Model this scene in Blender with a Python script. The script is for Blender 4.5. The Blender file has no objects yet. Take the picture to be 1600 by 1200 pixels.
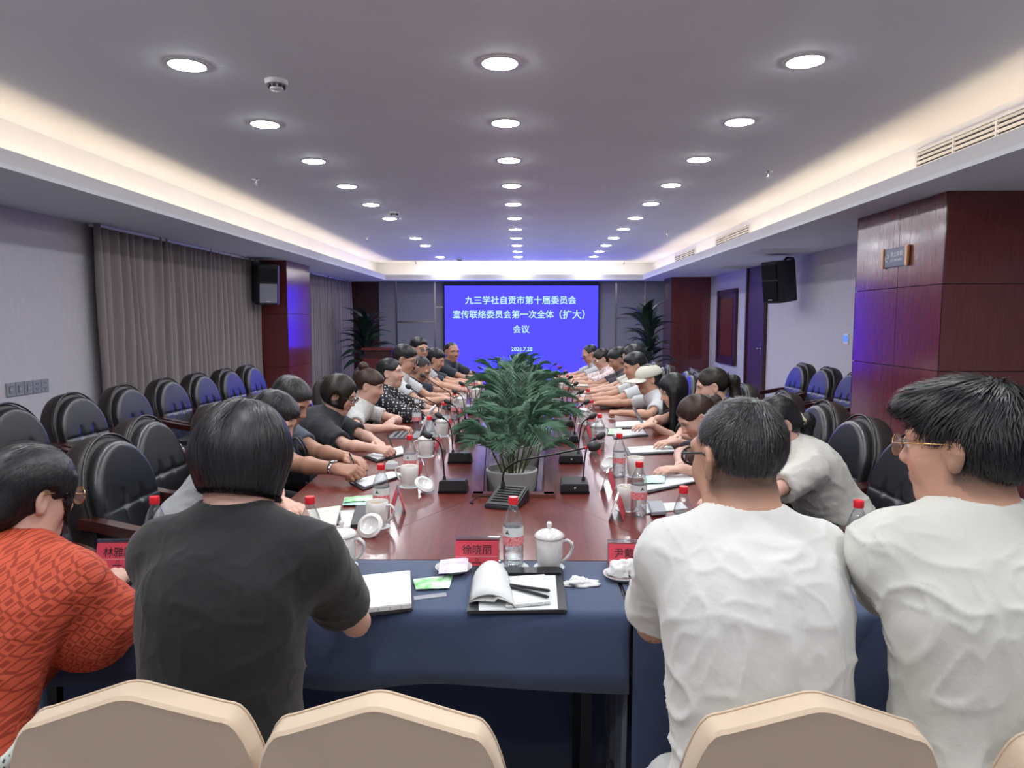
import bpy, bmesh, math, random
import numpy as np
from mathutils import Vector, Matrix, Euler
R = math.radians
random.seed(7); rng = np.random.default_rng(7)
scene = bpy.context.scene
col = scene.collection

# ------------------------------------------------------------------ camera
FOC, CX, CY = 1100.0, 800.0, 600.0
PITCH, YAW, CAMH = 5.14, 0.99, 1.5
cam_d = bpy.data.cameras.new('camera'); cam = bpy.data.objects.new('camera', cam_d); col.objects.link(cam)
cam_d.sensor_width = 36.0; cam_d.lens = FOC / 1600 * 36.0; cam_d.clip_start = 0.05
cam.location = (0, 0, CAMH); cam.rotation_euler = (R(90 - PITCH), 0, R(YAW))
scene.camera = cam
CR = Euler((R(90 - PITCH), 0, R(YAW))).to_matrix()
def ray(px, py): return CR @ Vector(((px - CX) / FOC, -(py - CY) / FOC, -1))
def pz(px, py, z):            # point of the photo on the level z
    d = ray(px, py); t = (z - CAMH) / d.z; return Vector((d.x * t, d.y * t, z))
def py_(px, py, y):           # point of the photo at the depth y
    d = ray(px, py); t = y / d.y; return Vector((d.x * t, y, CAMH + d.z * t))

# ------------------------------------------------------------------ world, exposure
w = bpy.data.worlds.new('world'); scene.world = w; w.use_nodes = True
w.node_tree.nodes['Background'].inputs[0].default_value = (0.5, 0.5, 0.55, 1)
w.node_tree.nodes['Background'].inputs[1].default_value = 0.05
vs = scene.view_settings
vs.view_transform = 'Standard'; vs.look = 'None'; vs.exposure = 0.5; vs.gamma = 1.0; vs.use_curve_mapping = False
DOWNLIGHT, COVE, SCREEN = 100.0, 10.5, 2.9     # emission of the lamps, the cove strip and the LED wall

# ------------------------------------------------------------------ materials
def lin(c):
    if isinstance(c, str): c = tuple(int(c[i:i+2], 16) / 255 for i in (0, 2, 4))
    return tuple((x / 12.92 if x <= .04045 else ((x + .055) / 1.055) ** 2.4) for x in c) + (1,)
MATS = {}
def mat(name, c, rough=.6, metal=0, spec=.5, coat=0, bump=0, bscale=60, var=0, vscale=8, stretch=(1,1,1), sheen=0, alpha=None, attr=None, sub=0, vcol=None):
    if name in MATS: return MATS[name]
    m = bpy.data.materials.new(name); m.use_nodes = True; MATS[name] = m
    nt = m.node_tree; b = nt.nodes['Principled BSDF']
    c = lin(c) if not (isinstance(c, tuple) and len(c) == 4) else c
    b.inputs['Base Color'].default_value = c
    b.inputs['Roughness'].default_value = rough; b.inputs['Metallic'].default_value = metal
    b.inputs['Specular IOR Level'].default_value = spec; b.inputs['Coat Weight'].default_value = coat
    b.inputs['Coat Roughness'].default_value = .12
    if sheen: b.inputs['Sheen Weight'].default_value = sheen
    if sub:
        b.inputs['Subsurface Weight'].default_value = sub; b.inputs['Subsurface Radius'].default_value = (.012, .005, .003); b.inputs['Subsurface Scale'].default_value = .6
    tc = nt.nodes.new('ShaderNodeTexCoord'); mp = nt.nodes.new('ShaderNodeMapping')
    nt.links.new(tc.outputs['Object'], mp.inputs[0]); mp.inputs['Scale'].default_value = stretch
    if var or bump:
        n = nt.nodes.new('ShaderNodeTexNoise'); n.inputs['Scale'].default_value = vscale; n.inputs['Detail'].default_value = 6
        nt.links.new(mp.outputs[0], n.inputs['Vector'])
    if var:
        r = nt.nodes.new('ShaderNodeMapRange'); r.inputs[1].default_value = .3; r.inputs[2].default_value = .7
        r.inputs[3].default_value = 0; r.inputs[4].default_value = 1
        nt.links.new(n.outputs[0], r.inputs[0])
        mx = nt.nodes.new('ShaderNodeMix'); mx.data_type = 'RGBA'
        c2 = lin(vcol) if vcol else tuple(x * (1 - var) for x in c[:3]) + (1,)
        mx.inputs[6].default_value = c; mx.inputs[7].default_value = c2
        nt.links.new(r.outputs[0], mx.inputs[0]); nt.links.new(mx.outputs[2], b.inputs['Base Color'])
    if attr:
        a = nt.nodes.new('ShaderNodeAttribute'); a.attribute_name = attr
        nt.links.new(a.outputs['Color'], b.inputs['Base Color'])
    if bump:
        n2 = nt.nodes.new('ShaderNodeTexNoise'); n2.inputs['Scale'].default_value = bscale; n2.inputs['Detail'].default_value = 4
        nt.links.new(mp.outputs[0], n2.inputs['Vector'])
        bp = nt.nodes.new('ShaderNodeBump'); bp.inputs['Strength'].default_value = bump; bp.inputs['Distance'].default_value = .01
        nt.links.new(n2.outputs[0], bp.inputs['Height']); nt.links.new(bp.outputs[0], b.inputs['Normal'])
    return m
def emis(name, c, s):
    m = bpy.data.materials.new(name); m.use_nodes = True; nt = m.node_tree; MATS[name] = m
    nt.nodes.remove(nt.nodes['Principled BSDF'])
    e = nt.nodes.new('ShaderNodeEmission'); e.inputs[0].default_value = lin(c) if len(c) != 4 else c; e.inputs[1].default_value = s
    nt.links.new(e.outputs[0], nt.nodes['Material Output'].inputs[0]); return m
def clear(name, tint='f4f8fa', refl=.12, rough=.05):
    m = bpy.data.materials.new(name); m.use_nodes = True; nt = m.node_tree; MATS[name] = m
    nt.nodes.remove(nt.nodes['Principled BSDF'])
    t = nt.nodes.new('ShaderNodeBsdfTransparent'); t.inputs[0].default_value = lin(tint)
    g = nt.nodes.new('ShaderNodeBsdfGlossy'); g.inputs['Roughness'].default_value = rough
    lw = nt.nodes.new('ShaderNodeLayerWeight'); lw.inputs[0].default_value = .35
    mr = nt.nodes.new('ShaderNodeMapRange'); mr.inputs[3].default_value = refl; mr.inputs[4].default_value = .75
    nt.links.new(lw.outputs['Facing'], mr.inputs[0])
    mx = nt.nodes.new('ShaderNodeMixShader'); nt.links.new(mr.outputs[0], mx.inputs[0])
    nt.links.new(t.outputs[0], mx.inputs[1]); nt.links.new(g.outputs[0], mx.inputs[2])
    nt.links.new(mx.outputs[0], nt.nodes['Material Output'].inputs[0]); return m

mat('ceiling', 'eceff4', .8, var=.04, vscale=2)
mat('soffit', 'dadbe0', .8)
mat('wallpaper', 'c4bfc8', .75, bump=.25, bscale=120, stretch=(1,1,.3), var=.06, vscale=30)
mat('carpet', 'b4b2ba', .95, bump=.4, bscale=300, var=.4, vscale=40)  # carpet tone made pale so the floor bounces light up to the ceiling
mat('curtain', '8d8280', .85, bump=.25, bscale=140, stretch=(1,1,.1), var=.15, vscale=20, sheen=.3)
mat('redwood', '70302f', .2, spec=.5, coat=.5, var=.35, vscale=14, stretch=(6,6,.35), bump=.004, bscale=26)
mat('darkwood', '43221f', .4, coat=.2, var=.35, vscale=14, stretch=(6,6,.4))
mat('tablewood', '6e2a22', .3, coat=.3, spec=.4, var=.4, vscale=10, stretch=(7,.5,7))
mat('tabletrim', '6a3a30', .25, coat=.6, var=.3, vscale=14, stretch=(6,.6,6))
mat('armwood', '3d1713', .28, coat=.6, var=.3, vscale=12)
mat('leather', '1c1d21', .29, spec=.7, bump=.12, bscale=180)
mat('leatherside', '221a19', .42, spec=.5, bump=.12, bscale=180)
mat('chrome', 'c8c8cc', .2, metal=1)
mat('greypanel', '8c8a93', .8, bump=.15, bscale=200, var=.06, vscale=30)
mat('joint', '3a3438', .7)
mat('blackplastic', '1c1d21', .45, bump=.03, bscale=200)
mat('greyplastic', '8d8f98', .5)
mat('blackmetal', '15161a', .35, metal=.5)
mat('whiteplastic', 'dcdce0', .4)
mat('porcelain', 'dedcda', .12, spec=.6, coat=.5)
mat('paper', 'd6d9dc', .8, var=.03, vscale=40)
mat('creampaper', 'd4d1c8', .8)
mat('redcard', 'd23f52', .6, var=.08, vscale=60)
mat('redcap', 'd8222f', .35, spec=.5)
mat('ink', '17171b', .6)
mat('blackcover', '24262b', .45, bump=.1, bscale=250)
mat('navycloth', '384868', .85, bump=.12, bscale=350, var=.12, vscale=6, sheen=.2)
mat('undercloth', '12161e', .95)
mat('beigecover', 'd2bba2', .75, bump=.15, bscale=500, var=.05, vscale=5, sheen=.2)
mat('greenpack', '43b44a', .4, var=.5, vscale=30, vcol='e6f4e2')
mat('lilacpack', 'b9a8e0', .35, var=.6, vscale=25, vcol='f0eff8')
mat('mintpack', '9fe0d2', .5, var=.3, vscale=30, vcol='d8f4ec')
mat('tissue', 'd8d8d8', .9, bump=.3, bscale=60)
mat('leafpalm', '48705a', .5, var=.4, vscale=12, vcol='6d8f78')
mat('leafdark', '2b4034', .45, var=.4, vscale=10)
mat('stem', '4e5a34', .6)
mat('soil', '2a211b', .95, bump=.5, bscale=90)
mat('potgrey', 'a9a7a6', .5, var=.1, vscale=10)
mat('lipcove', 'd3d1d2', .8)
clear('acrylic', 'fafcfd', .06); clear('pet', 'fbfcfd', .10, .06); clear('water', 'f6fafb', .04, .03); clear('lens', 'e8ecf2', .08, .02)
emis('downlight', (.95, .985, 1.0, 1), DOWNLIGHT)
emis('covelight', (1.0, .77, .52, 1), COVE)
emis('screenblue', (.026, .0215, 1.0, 1), SCREEN)
emis('screentext', (.5, .85, 1.0, 1), SCREEN * .3)
emis('switchblue', (.1, .25, 1.0, 1), .9)

# ------------------------------------------------------------------ mesh helpers
class MB:
    def __init__(s): s.v = []; s.f = []
    def add(s, vs, fs, M=None):
        o = len(s.v)
        for p in vs:
            p = Vector(p); s.v.append(M @ p if M is not None else p)
        for f in fs: s.f.append([i + o for i in f])
        return s
    def box(s, lo, hi, M=None):
        (a, b, c), (d, e, f) = lo, hi
        return s.add([(a,b,c),(d,b,c),(d,e,c),(a,e,c),(a,b,f),(d,b,f),(d,e,f),(a,e,f)],
                     [(0,3,2,1),(4,5,6,7),(0,1,5,4),(1,2,6,5),(2,3,7,6),(3,0,4,7)], M)
    def prism(s, poly, z0, z1, M=None):
        n = len(poly)
        return s.add([(x, y, z0) for x, y in poly] + [(x, y, z1) for x, y in poly],
                     [list(range(n))[::-1], list(range(n, 2*n))] + [(i, (i+1) % n, n + (i+1) % n, n + i) for i in range(n)], M)
    def lathe(s, prof, seg=24, M=None, cap=True):
        vs, fs = [], []
        for r, z in prof:
            for k in range(seg):
                a = 2 * math.pi * k / seg; vs.append((r * math.cos(a), r * math.sin(a), z))
        for i in range(len(prof) - 1):
            for k in range(seg):
                k2 = (k + 1) % seg
                fs.append((i*seg + k, i*seg + k2, (i+1)*seg + k2, (i+1)*seg + k))
        if cap:
            fs.append(list(range(seg))[::-1]); n = (len(prof) - 1) * seg; fs.append(list(range(n, n + seg)))
        return s.add(vs, fs, M)
    def tube(s, path, rad, seg=8, M=None, flat=None, up=Vector((0, 0, 1))):
        # rad: number or list; flat=(w,h) gives a rectangular profile
        P = [Vector(p) for p in path]; n = len(P); vs, fs = [], []
        for i, p in enumerate(P):
            t = (P[min(i+1, n-1)] - P[max(i-1, 0)]).normalized()
            u = up if abs(t.dot(up)) < .98 else Vector((0, 1, 0))
            a = t.cross(u).normalized(); b = a.cross(t).normalized()
            r = rad[i] if isinstance(rad, (list, tuple)) else rad
            if flat:
                wd, ht = flat; q = [(-wd,-ht),(wd,-ht),(wd,ht),(-wd,ht)]
                vs += [p + a * x * r + b * y * r for x, y in q]
            else:
                vs += [p + (a * math.cos(2*math.pi*k/seg) + b * math.sin(2*math.pi*k/seg)) * r for k in range(seg)]
        m = 4 if flat else seg
        for i in range(n - 1):
            for k in range(m):
                k2 = (k + 1) % m; fs.append((i*m + k, (i+1)*m + k, (i+1)*m + k2, i*m + k2))
        fs.append(list(range(m))); fs.append(list(range((n-1)*m, n*m))[::-1])
        return s.add(vs, fs, M)
    def build(s, name, m, parent=None, smooth=False, bevel=0, angle=None):
        me = bpy.data.meshes.new(name); me.from_pydata([tuple(v) for v in s.v], [], s.f); me.validate()
        bm = bmesh.new(); bm.from_mesh(me); bmesh.ops.recalc_face_normals(bm, faces=bm.faces)
        if bevel: bmesh.ops.bevel(bm, geom=[e for e in bm.edges if len(e.link_faces) == 2 and e.calc_face_angle(0) > .5], offset=bevel, segments=2, affect='EDGES', clamp_overlap=True)
        bm.to_mesh(me); bm.free()
        return link(name, me, m, parent, smooth)
def link(name, me, m, parent=None, smooth=False):
    if m is not None: me.materials.append(MATS[m] if isinstance(m, str) else m)
    if smooth:
        me.polygons.foreach_set('use_smooth', [True] * len(me.polygons))
        if smooth == 'auto': me.set_sharp_from_angle(angle=R(40))
    o = bpy.data.objects.new(name, me); col.objects.link(o)
    if parent: o.parent = parent
    return o
def tag(o, label, cat, group=None):
    o['label'] = label; o['category'] = cat
    if group: o['group'] = group
    return o
def struct(o, label=None):
    o['kind'] = 'structure'
    if label: o['label'] = label
    return o
def thing(name, label, cat, loc=(0, 0, 0), rz=0, group=None):
    o = bpy.data.objects.new(name, None); col.objects.link(o); o.empty_display_size = .1
    o.location = loc; o.rotation_euler = (0, 0, rz); return tag(o, label, cat, group)
def kids(o): return [c for c in bpy.data.objects if c.parent == o]
KID = {}
def dup(root, loc=None, rz=None, label=None, group=None):
    r = root.copy(); col.objects.link(r)
    if loc is not None: r.location = loc
    if rz is not None: r.rotation_euler = (0, 0, rz)
    if label: r['label'] = label
    if group: r['group'] = group
    if root.name not in KID: KID[root.name] = [(c, [g for g in kids(c)]) for c in kids(root)]
    for ch, gs in KID[root.name]:
        c = ch.copy(); col.objects.link(c); c.parent = r
        for g in gs:
            d = g.copy(); col.objects.link(d); d.parent = c
    return r
def text(name, s, size, m, parent=None, M=None, bold=0.0, extr=.0005, align='CENTER'):
    cu = bpy.data.curves.new(name, 'FONT'); cu.body = s; cu.size = size; cu.align_x = align; cu.align_y = 'CENTER'
    cu.offset = bold; cu.extrude = extr; cu.resolution_u = 3; cu.space_line = 1.35
    t = bpy.data.objects.new(name + '_src', cu); col.objects.link(t)
    me = bpy.data.meshes.new_from_object(t.evaluated_get(bpy.context.evaluated_depsgraph_get()))
    bpy.data.objects.remove(t); bpy.data.curves.remove(cu)
    me.materials.clear()
    if M is not None: me.transform(M)
    return link(name, me, m, parent)

# ------------------------------------------------------------------ signed-distance modelling (one continuous surface per body)
I3 = np.eye(3)
class SDF:
    def __init__(s): s.p = []
    def _add(s, kind, par, lo, hi, k, op, F):
        s.p.append((kind, par, np.array(lo, float), np.array(hi, float), k, op, F)); return s
    def cone(s, a, b, ra, rb=None, k=.02, op='u', F=None, sc=None):
        rb = ra if rb is None else rb; a = np.array(a, float); b = np.array(b, float); Rm, o = F if F else (I3, np.zeros(3))
        sc = np.array(sc if sc else (1, 1, 1), float); m = max(ra, rb)
        lo = np.minimum(a, b) - m * sc; hi = np.maximum(a, b) + m * sc
        return s._bb('cone', (a, b, ra, rb, sc), lo, hi, k, op, (Rm, o))
    def ell(s, c, r, k=.02, op='u', F=None):
        c = np.array(c, float); r = np.array(r if hasattr(r, '__len__') else (r, r, r), float); Rm, o = F if F else (I3, np.zeros(3))
        return s._bb('ell', (c, r), c - r, c + r, k, op, (Rm, o))
    def box(s, c, h, rd=.01, k=.02, op='u', F=None):
        c = np.array(c, float); h = np.array(h, float); Rm, o = F if F else (I3, np.zeros(3))
        return s._bb('box', (c, h, rd), c - h, c + h, k, op, (Rm, o))
    def arch(s, w, z0, z1, y, t, rd, k=.01, op='u', F=None):
        Rm, o = F if F else (I3, np.zeros(3))
        return s._bb('arch', (w, z0, z1, y, t, rd), np.array((-w, y - t, z0)), np.array((w, y + t, z1 + w)), k, op, (Rm, o))
    def _bb(s, kind, par, lo, hi, k, op, F):
        Rm, o = F; c = (lo + hi) / 2; h = (hi - lo) / 2
        wc = Rm @ c + o; wh = np.abs(Rm) @ h
        return s._add(kind, par, wc - wh, wc + wh, k, op, F)
    @staticmethod
    def ev(kind, par, F, X, Y, Z):
        Rm, o = F
        if Rm is not I3 or o.any():
            x, y, z = X - o[0], Y - o[1], Z - o[2]
            lx = Rm[0,0]*x + Rm[1,0]*y + Rm[2,0]*z; ly = Rm[0,1]*x + Rm[1,1]*y + Rm[2,1]*z; lz = Rm[0,2]*x + Rm[1,2]*y + Rm[2,2]*z
        else: lx, ly, lz = X, Y, Z
        if kind == 'cone':
            a, b, ra, rb, sc = par; a = a / sc; b = b / sc; ba = b - a; L = max(ba @ ba, 1e-9)
            x, y, z = lx / sc[0] - a[0], ly / sc[1] - a[1], lz / sc[2] - a[2]
            h = np.clip((x*ba[0] + y*ba[1] + z*ba[2]) / L, 0, 1)
            return (np.sqrt((x - ba[0]*h)**2 + (y - ba[1]*h)**2 + (z - ba[2]*h)**2) - (ra + (rb - ra) * h)) * sc.min()
        if kind == 'ell':
            c, r = par; x, y, z = (lx - c[0]) / r[0], (ly - c[1]) / r[1], (lz - c[2]) / r[2]
            k0 = np.sqrt(x*x + y*y + z*z) + 1e-9; k1 = np.sqrt((x/r[0])**2 + (y/r[1])**2 + (z/r[2])**2) + 1e-9
            return k0 * (k0 - 1) / k1
        if kind == 'box':
            c, h, rd = par; x = np.abs(lx - c[0]) - h[0] + rd; y = np.abs(ly - c[1]) - h[1] + rd; z = np.abs(lz - c[2]) - h[2] + rd
            return np.sqrt(np.maximum(x, 0)**2 + np.maximum(y, 0)**2 + np.maximum(z, 0)**2) + np.minimum(np.maximum(x, np.maximum(y, z)), 0) - rd
        if kind == 'arch':
            w, z0, z1, yc, t, rd = par
            d2 = np.maximum(np.sqrt(lx**2 + np.maximum(lz - z1, 0)**2) - w, z0 - lz) + rd
            dy = np.abs(ly - yc) - t + rd
            return np.sqrt(np.maximum(d2, 0)**2 + np.maximum(dy, 0)**2) + np.minimum(np.maximum(d2, dy), 0) - rd
    def at(s, P):
        d = np.full(len(P), 9.0)
        for kind, par, lo, hi, k, op, F in s.p:
            e = s.ev(kind, par, F, P[:,0], P[:,1], P[:,2]); d = s.mix(d, e, k, op)
        return d
    @staticmethod
    def mix(d, e, k, op):
        if op == 'u':
            h = np.maximum(k - np.abs(d - e), 0) / k; return np.minimum(d, e) - h*h*k*.25
        e = -e; h = np.maximum(k - np.abs(d - e), 0) / k; return np.maximum(d, e) + h*h*k*.25
    def grad(s, P, e=.003):
        g = np.stack([s.at(P + e*v) - s.at(P - e*v) for v in np.eye(3)], 1)
        return g / (np.linalg.norm(g, axis=1, keepdims=True) + 1e-9)
    def mesh(s, h):
        un = [p for p in s.p if p[5] == 'u']
        lo = np.min([p[2] for p in un], 0) - 4*h; hi = np.max([p[3] for p in un], 0) + 4*h
        n = np.ceil((hi - lo) / h).astype(int) + 1
        G = np.full(n, 1.0, np.float32); ax = [(lo[i] + h*np.arange(n[i])).astype(np.float32) for i in range(3)]
        for kind, par, a, b, k, op, F in s.p:
            m = k + 3*h
            i0 = np.clip(np.floor((a - m - lo) / h).astype(int), 0, n - 1); i1 = np.clip(np.ceil((b + m - lo) / h).astype(int) + 1, 1, n)
            if np.any(i1 <= i0): continue
            sl = tuple(slice(i0[i], i1[i]) for i in range(3))
            X = ax[0][sl[0]][:,None,None]; Y = ax[1][sl[1]][None,:,None]; Z = ax[2][sl[2]][None,None,:]
            e = s.ev(kind, par, F, X, Y, Z)
            G[sl] = s.mix(G[sl], np.broadcast_to(e, G[sl].shape), k, op)
        return nets(G, lo, h)
def nets(G, lo, h):
    S = G < 0; n = np.array(G.shape)
    c = np.zeros(n - 1, np.int8)
    for i in (0, 1):
        for j in (0, 1):
            for k in (0, 1): c += S[i:n[0]-1+i, j:n[1]-1+j, k:n[2]-1+k]
    A = np.argwhere((c > 0) & (c < 8)); ids = np.full(n - 1, -1, np.int32); ids[A[:,0], A[:,1], A[:,2]] = np.arange(len(A))
    cv = np.stack([G[A[:,0]+i, A[:,1]+j, A[:,2]+k] for i in (0,1) for j in (0,1) for k in (0,1)], 1)
    cp = np.array([(i, j, k) for i in (0,1) for j in (0,1) for k in (0,1)], float)
    acc = np.zeros((len(A), 3)); cnt = np.zeros(len(A))
    for a in range(8):
        for b in range(a + 1, 8):
            if np.abs(cp[a] - cp[b]).sum() != 1: continue
            m = (cv[:,a] < 0) != (cv[:,b] < 0); t = cv[m,a] / (cv[m,a] - cv[m,b])
            acc[m] += cp[a] + t[:,None] * (cp[b] - cp[a]); cnt[m] += 1
    V = lo + h * (A + acc / cnt[:,None])
    Fs = []
    for x in range(3):
        u, v = (x + 1) % 3, (x + 2) % 3
        s0 = [slice(None)]*3; s1 = [slice(None)]*3; s0[x] = slice(0, n[x]-1); s1[x] = slice(1, n[x])
        a = S[tuple(s0)]; b = S[tuple(s1)]
        E = np.argwhere(a != b); ok = (E[:,u] > 0) & (E[:,v] > 0) & (E[:,u] < n[u]-1) & (E[:,v] < n[v]-1); E = E[ok]
        fl = a[E[:,0], E[:,1], E[:,2]]
        def q(du, dv):
            e = E.copy(); e[:,u] -= du; e[:,v] -= dv; return ids[e[:,0], e[:,1], e[:,2]]
        Q = np.stack([q(1,1), q(0,1), q(0,0), q(1,0)], 1); Q[~fl] = Q[~fl][:, ::-1]
        Fs.append(Q)
    return V, np.concatenate(Fs)
def npmesh(name, V, F):
    me = bpy.data.meshes.new(name); me.vertices.add(len(V)); me.vertices.foreach_set('co', np.ascontiguousarray(V, np.float32).ravel())
    n, k = F.shape; me.loops.add(n*k); me.loops.foreach_set('vertex_index', F.astype(np.int32).ravel())
    me.polygons.add(n); me.polygons.foreach_set('loop_start', np.arange(0, n*k, k, dtype=np.int32)); me.update(calc_edges=True)
    return me
def tri(F): return np.concatenate([F[:, [0,1,2]], F[:, [0,2,3]]]) if F.shape[1] == 4 else F
def cluster(V, F, cell, keep):
    # merge vertices outside 'keep' on a coarser lattice: fewer triangles under clothes, fine head and hands
    F = tri(F); key = np.floor(V / cell).astype(np.int64); code = (key[:,0]*73856093) ^ (key[:,1]*19349663) ^ (key[:,2]*83492791)
    code = np.where(keep, np.arange(len(V)) + (1 << 60), code)
    u, inv = np.unique(code, return_inverse=True); cnt = np.bincount(inv)
    W = np.stack([np.bincount(inv, V[:,i]) / cnt for i in range(3)], 1)
    F = inv[F]; F = F[(F[:,0] != F[:,1]) & (F[:,1] != F[:,2]) & (F[:,0] != F[:,2])]
    return W, F
def vnormals(V, F):
    T = tri(F); a, b, c = V[T[:,0]], V[T[:,1]], V[T[:,2]]; fn = np.cross(b - a, c - a); N = np.zeros_like(V)
    for i in range(3):
        for x in range(3): N[:,x] += np.bincount(T[:,i], fn[:,x], len(V))
    return N / (np.linalg.norm(N, axis=1, keepdims=True) + 1e-12)
_h = rng.random(4096)
def noise3(P, sc):
    P = P * sc; i = np.floor(P).astype(int); f = P - i; f = f*f*(3 - 2*f); r = 0
    for a in (0, 1):
        for b in (0, 1):
            for c in (0, 1):
                q = ((i[:,0]+a)*73 + (i[:,1]+b)*1931 + (i[:,2]+c)*577) % 4096
                r = r + _h[q] * (f[:,0] if a else 1-f[:,0]) * (f[:,1] if b else 1-f[:,1]) * (f[:,2] if c else 1-f[:,2])
    return r * 2 - 1
# ------------------------------------------------------------------ the room
XL, XR, YB, YF = -4.09, 3.86, 16.5, -2.6
ZC, ZS, ZT = 2.8, 2.4, 2.515                        # tray ceiling, soffit underside, top of the cove lip
FL, FR, FB, FF = -3.37, 2.89, 16.2, -2.0            # tray side faces
LL, LR, LB, LF = -3.08, 2.61, 15.7, -1.5            # cove lips
def pX(px, py, X):
    d = ray(px, py); t = X / d.x; return Vector((X, d.y * t, CAMH + d.z * t))
def B(lo, hi, name, m, parent=None, bevel=0): return MB().box(lo, hi).build(name, m, parent, bevel=bevel)
struct(B((XL-.1, YF-.1, -.1), (XR+.1, YB+.1, 0), 'floor', 'carpet'), 'pale grey carpet floor')
struct(B((FL-.02, FF-.02, ZC), (FR+.02, FB+.02, ZC+.1), 'ceiling', 'ceiling'), 'white tray ceiling with recessed downlights')
struct(B((XL-.1, YF-.1, 0), (XL, YB+.1, ZC+.1), 'wall_left', 'wallpaper'), 'lavender grey papered wall beside the curtains')
struct(B((XR, YF-.1, 0), (XR+.1, YB+.1, ZC+.1), 'wall_right', 'wallpaper'), 'lavender grey papered wall with the door')
wb = struct(B((XL-.1, YB, 0), (XR+.1, YB+.1, ZC+.1), 'wall_back', 'joint'), 'panelled wall behind the screen')
struct(B((XL-.1, YF-.1, 0), (XR+.1, YF, ZC+.1), 'wall_front', 'wallpaper'))
n = 1
def trim(lo, hi, m, label):
    global n
    o = struct(B(lo, hi, 'trim_%d' % n, m), label); n += 1; return o
so = ('lowered soffit running along the curtain wall', 'lowered soffit running along the door wall', 'lowered soffit above the screen', 'lowered soffit at the entrance end')
trim((XL, YF, ZS), (LL, YB, ZS+.03), 'soffit', so[0]); trim((LR, YF, ZS), (XR, YB, ZS+.03), 'soffit', so[1])
trim((LL, LB, ZS), (LR, YB, ZS+.03), 'soffit', so[2]); trim((LL, YF, ZS), (LR, LF, ZS+.03), 'soffit', so[3])
lp = 'pale cove lip hiding the warm light strip'
trim((LL-.03, LF, ZS+.03), (LL, LB, ZT), 'lipcove', lp); trim((LR, LF, ZS+.03), (LR+.03, LB, ZT), 'lipcove', lp)
trim((LL-.03, LB, ZS+.03), (LR+.03, LB+.03, ZT), 'lipcove', lp); trim((LL-.03, LF-.03, ZS+.03), (LR+.03, LF, ZT), 'lipcove', lp)
fp = 'upright side face of the tray ceiling'
trim((FL-.05, FF, ZS+.03), (FL, FB, ZC+.05), 'ceiling', fp); trim((FR, FF, ZS+.03), (FR+.05, FB, ZC+.05), 'ceiling', fp)
trim((FL-.05, FB, ZS+.03), (FR+.05, FB+.05, ZC+.05), 'ceiling', fp); trim((FL-.05, FF-.05, ZS+.03), (FR+.05, FF, ZC+.05), 'ceiling', fp)
# warm LED strips lying in the cove
cs = [((LL-.11, LF, ZS+.032), (LL-.085, LB, ZS+.042)), ((LR+.085, LF, ZS+.032), (LR+.11, LB, ZS+.042)),
      ((LL, LB+.085, ZS+.032), (LR, LB+.11, ZS+.042)), ((LL, LF-.11, ZS+.032), (LR, LF-.085, ZS+.042))]
for (a, b), lb in zip(cs, ('curtain side', 'door side', 'screen end', 'entrance end')):
    tag(B(a, b, 'cove_light_strip', 'covelight'), 'warm white light strip in the ceiling cove at the %s' % lb, 'light strip')

# panelled back wall: each panel and chrome strip its own piece
def bx(px): return py_(px, 500, YB - .03).x
def bz(py): return py_(800, py, YB - .03).z
def wpanel(x0, x1, z0, z1, m='greypanel', th=.03, g=.008):
    B((x0 + g, YB - th, z0 + g), (x1 - g, YB, z1 - g), 'panel', m, wb, bevel=.004)
wpanel(XL, bx(592), 0, ZS, 'darkwood')
xs = [bx(592), bx(620), bx(680), bx(694)]; zj = bz(503)
wpanel(xs[0], xs[1], 0, ZS)
for z0, z1 in ((0, zj - .95), (zj - .95, zj), (zj, ZS)): wpanel(xs[1], xs[2], z0, z1)
z2 = bz(480)
for z0, z1 in ((0, z2), (z2, ZS)): wpanel(xs[2], xs[3] + .02, z0, z1)
wpanel(xs[3] + .02, bx(934) - .02, 0, .3); wpanel(xs[3] + .02, bx(934) - .02, .3, ZS)
ys = [bx(934), bx(962), bx(1007), bx(1037)]; zk = bz(497)
wpanel(ys[0] - .02, ys[1], 0, ZS)
for z0, z1 in ((0, zk - .95), (zk - .95, zk), (zk, ZS)): wpanel(ys[1], ys[2], z0, z1)
z3 = bz(514)
wpanel(ys[2], ys[3], 0, ZS)
for z0, z1 in ((0, z3), (z3, ZS)): wpanel(ys[3], XR, z0, z1)
for x in (xs[1], xs[2], ys[1], ys[2]): B((x - .02, YB - .045, 0), (x + .02, YB - .01, ZS), 'chrome_strip', 'chrome', wb)
for x0, x1, z in ((xs[1], xs[2], zj), (ys[1], ys[2], zk)): B((x0, YB - .042, z - .02), (x1, YB - .01, z + .02), 'chrome_strip', 'chrome', wb)
for x0, x1, z in ((xs[2], xs[3], z2), (ys[3], ys[3] + .35, z3)): B((x0, YB - .042, z - .02), (x1, YB - .01, z + .02), 'chrome_strip', 'chrome', wb)

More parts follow.
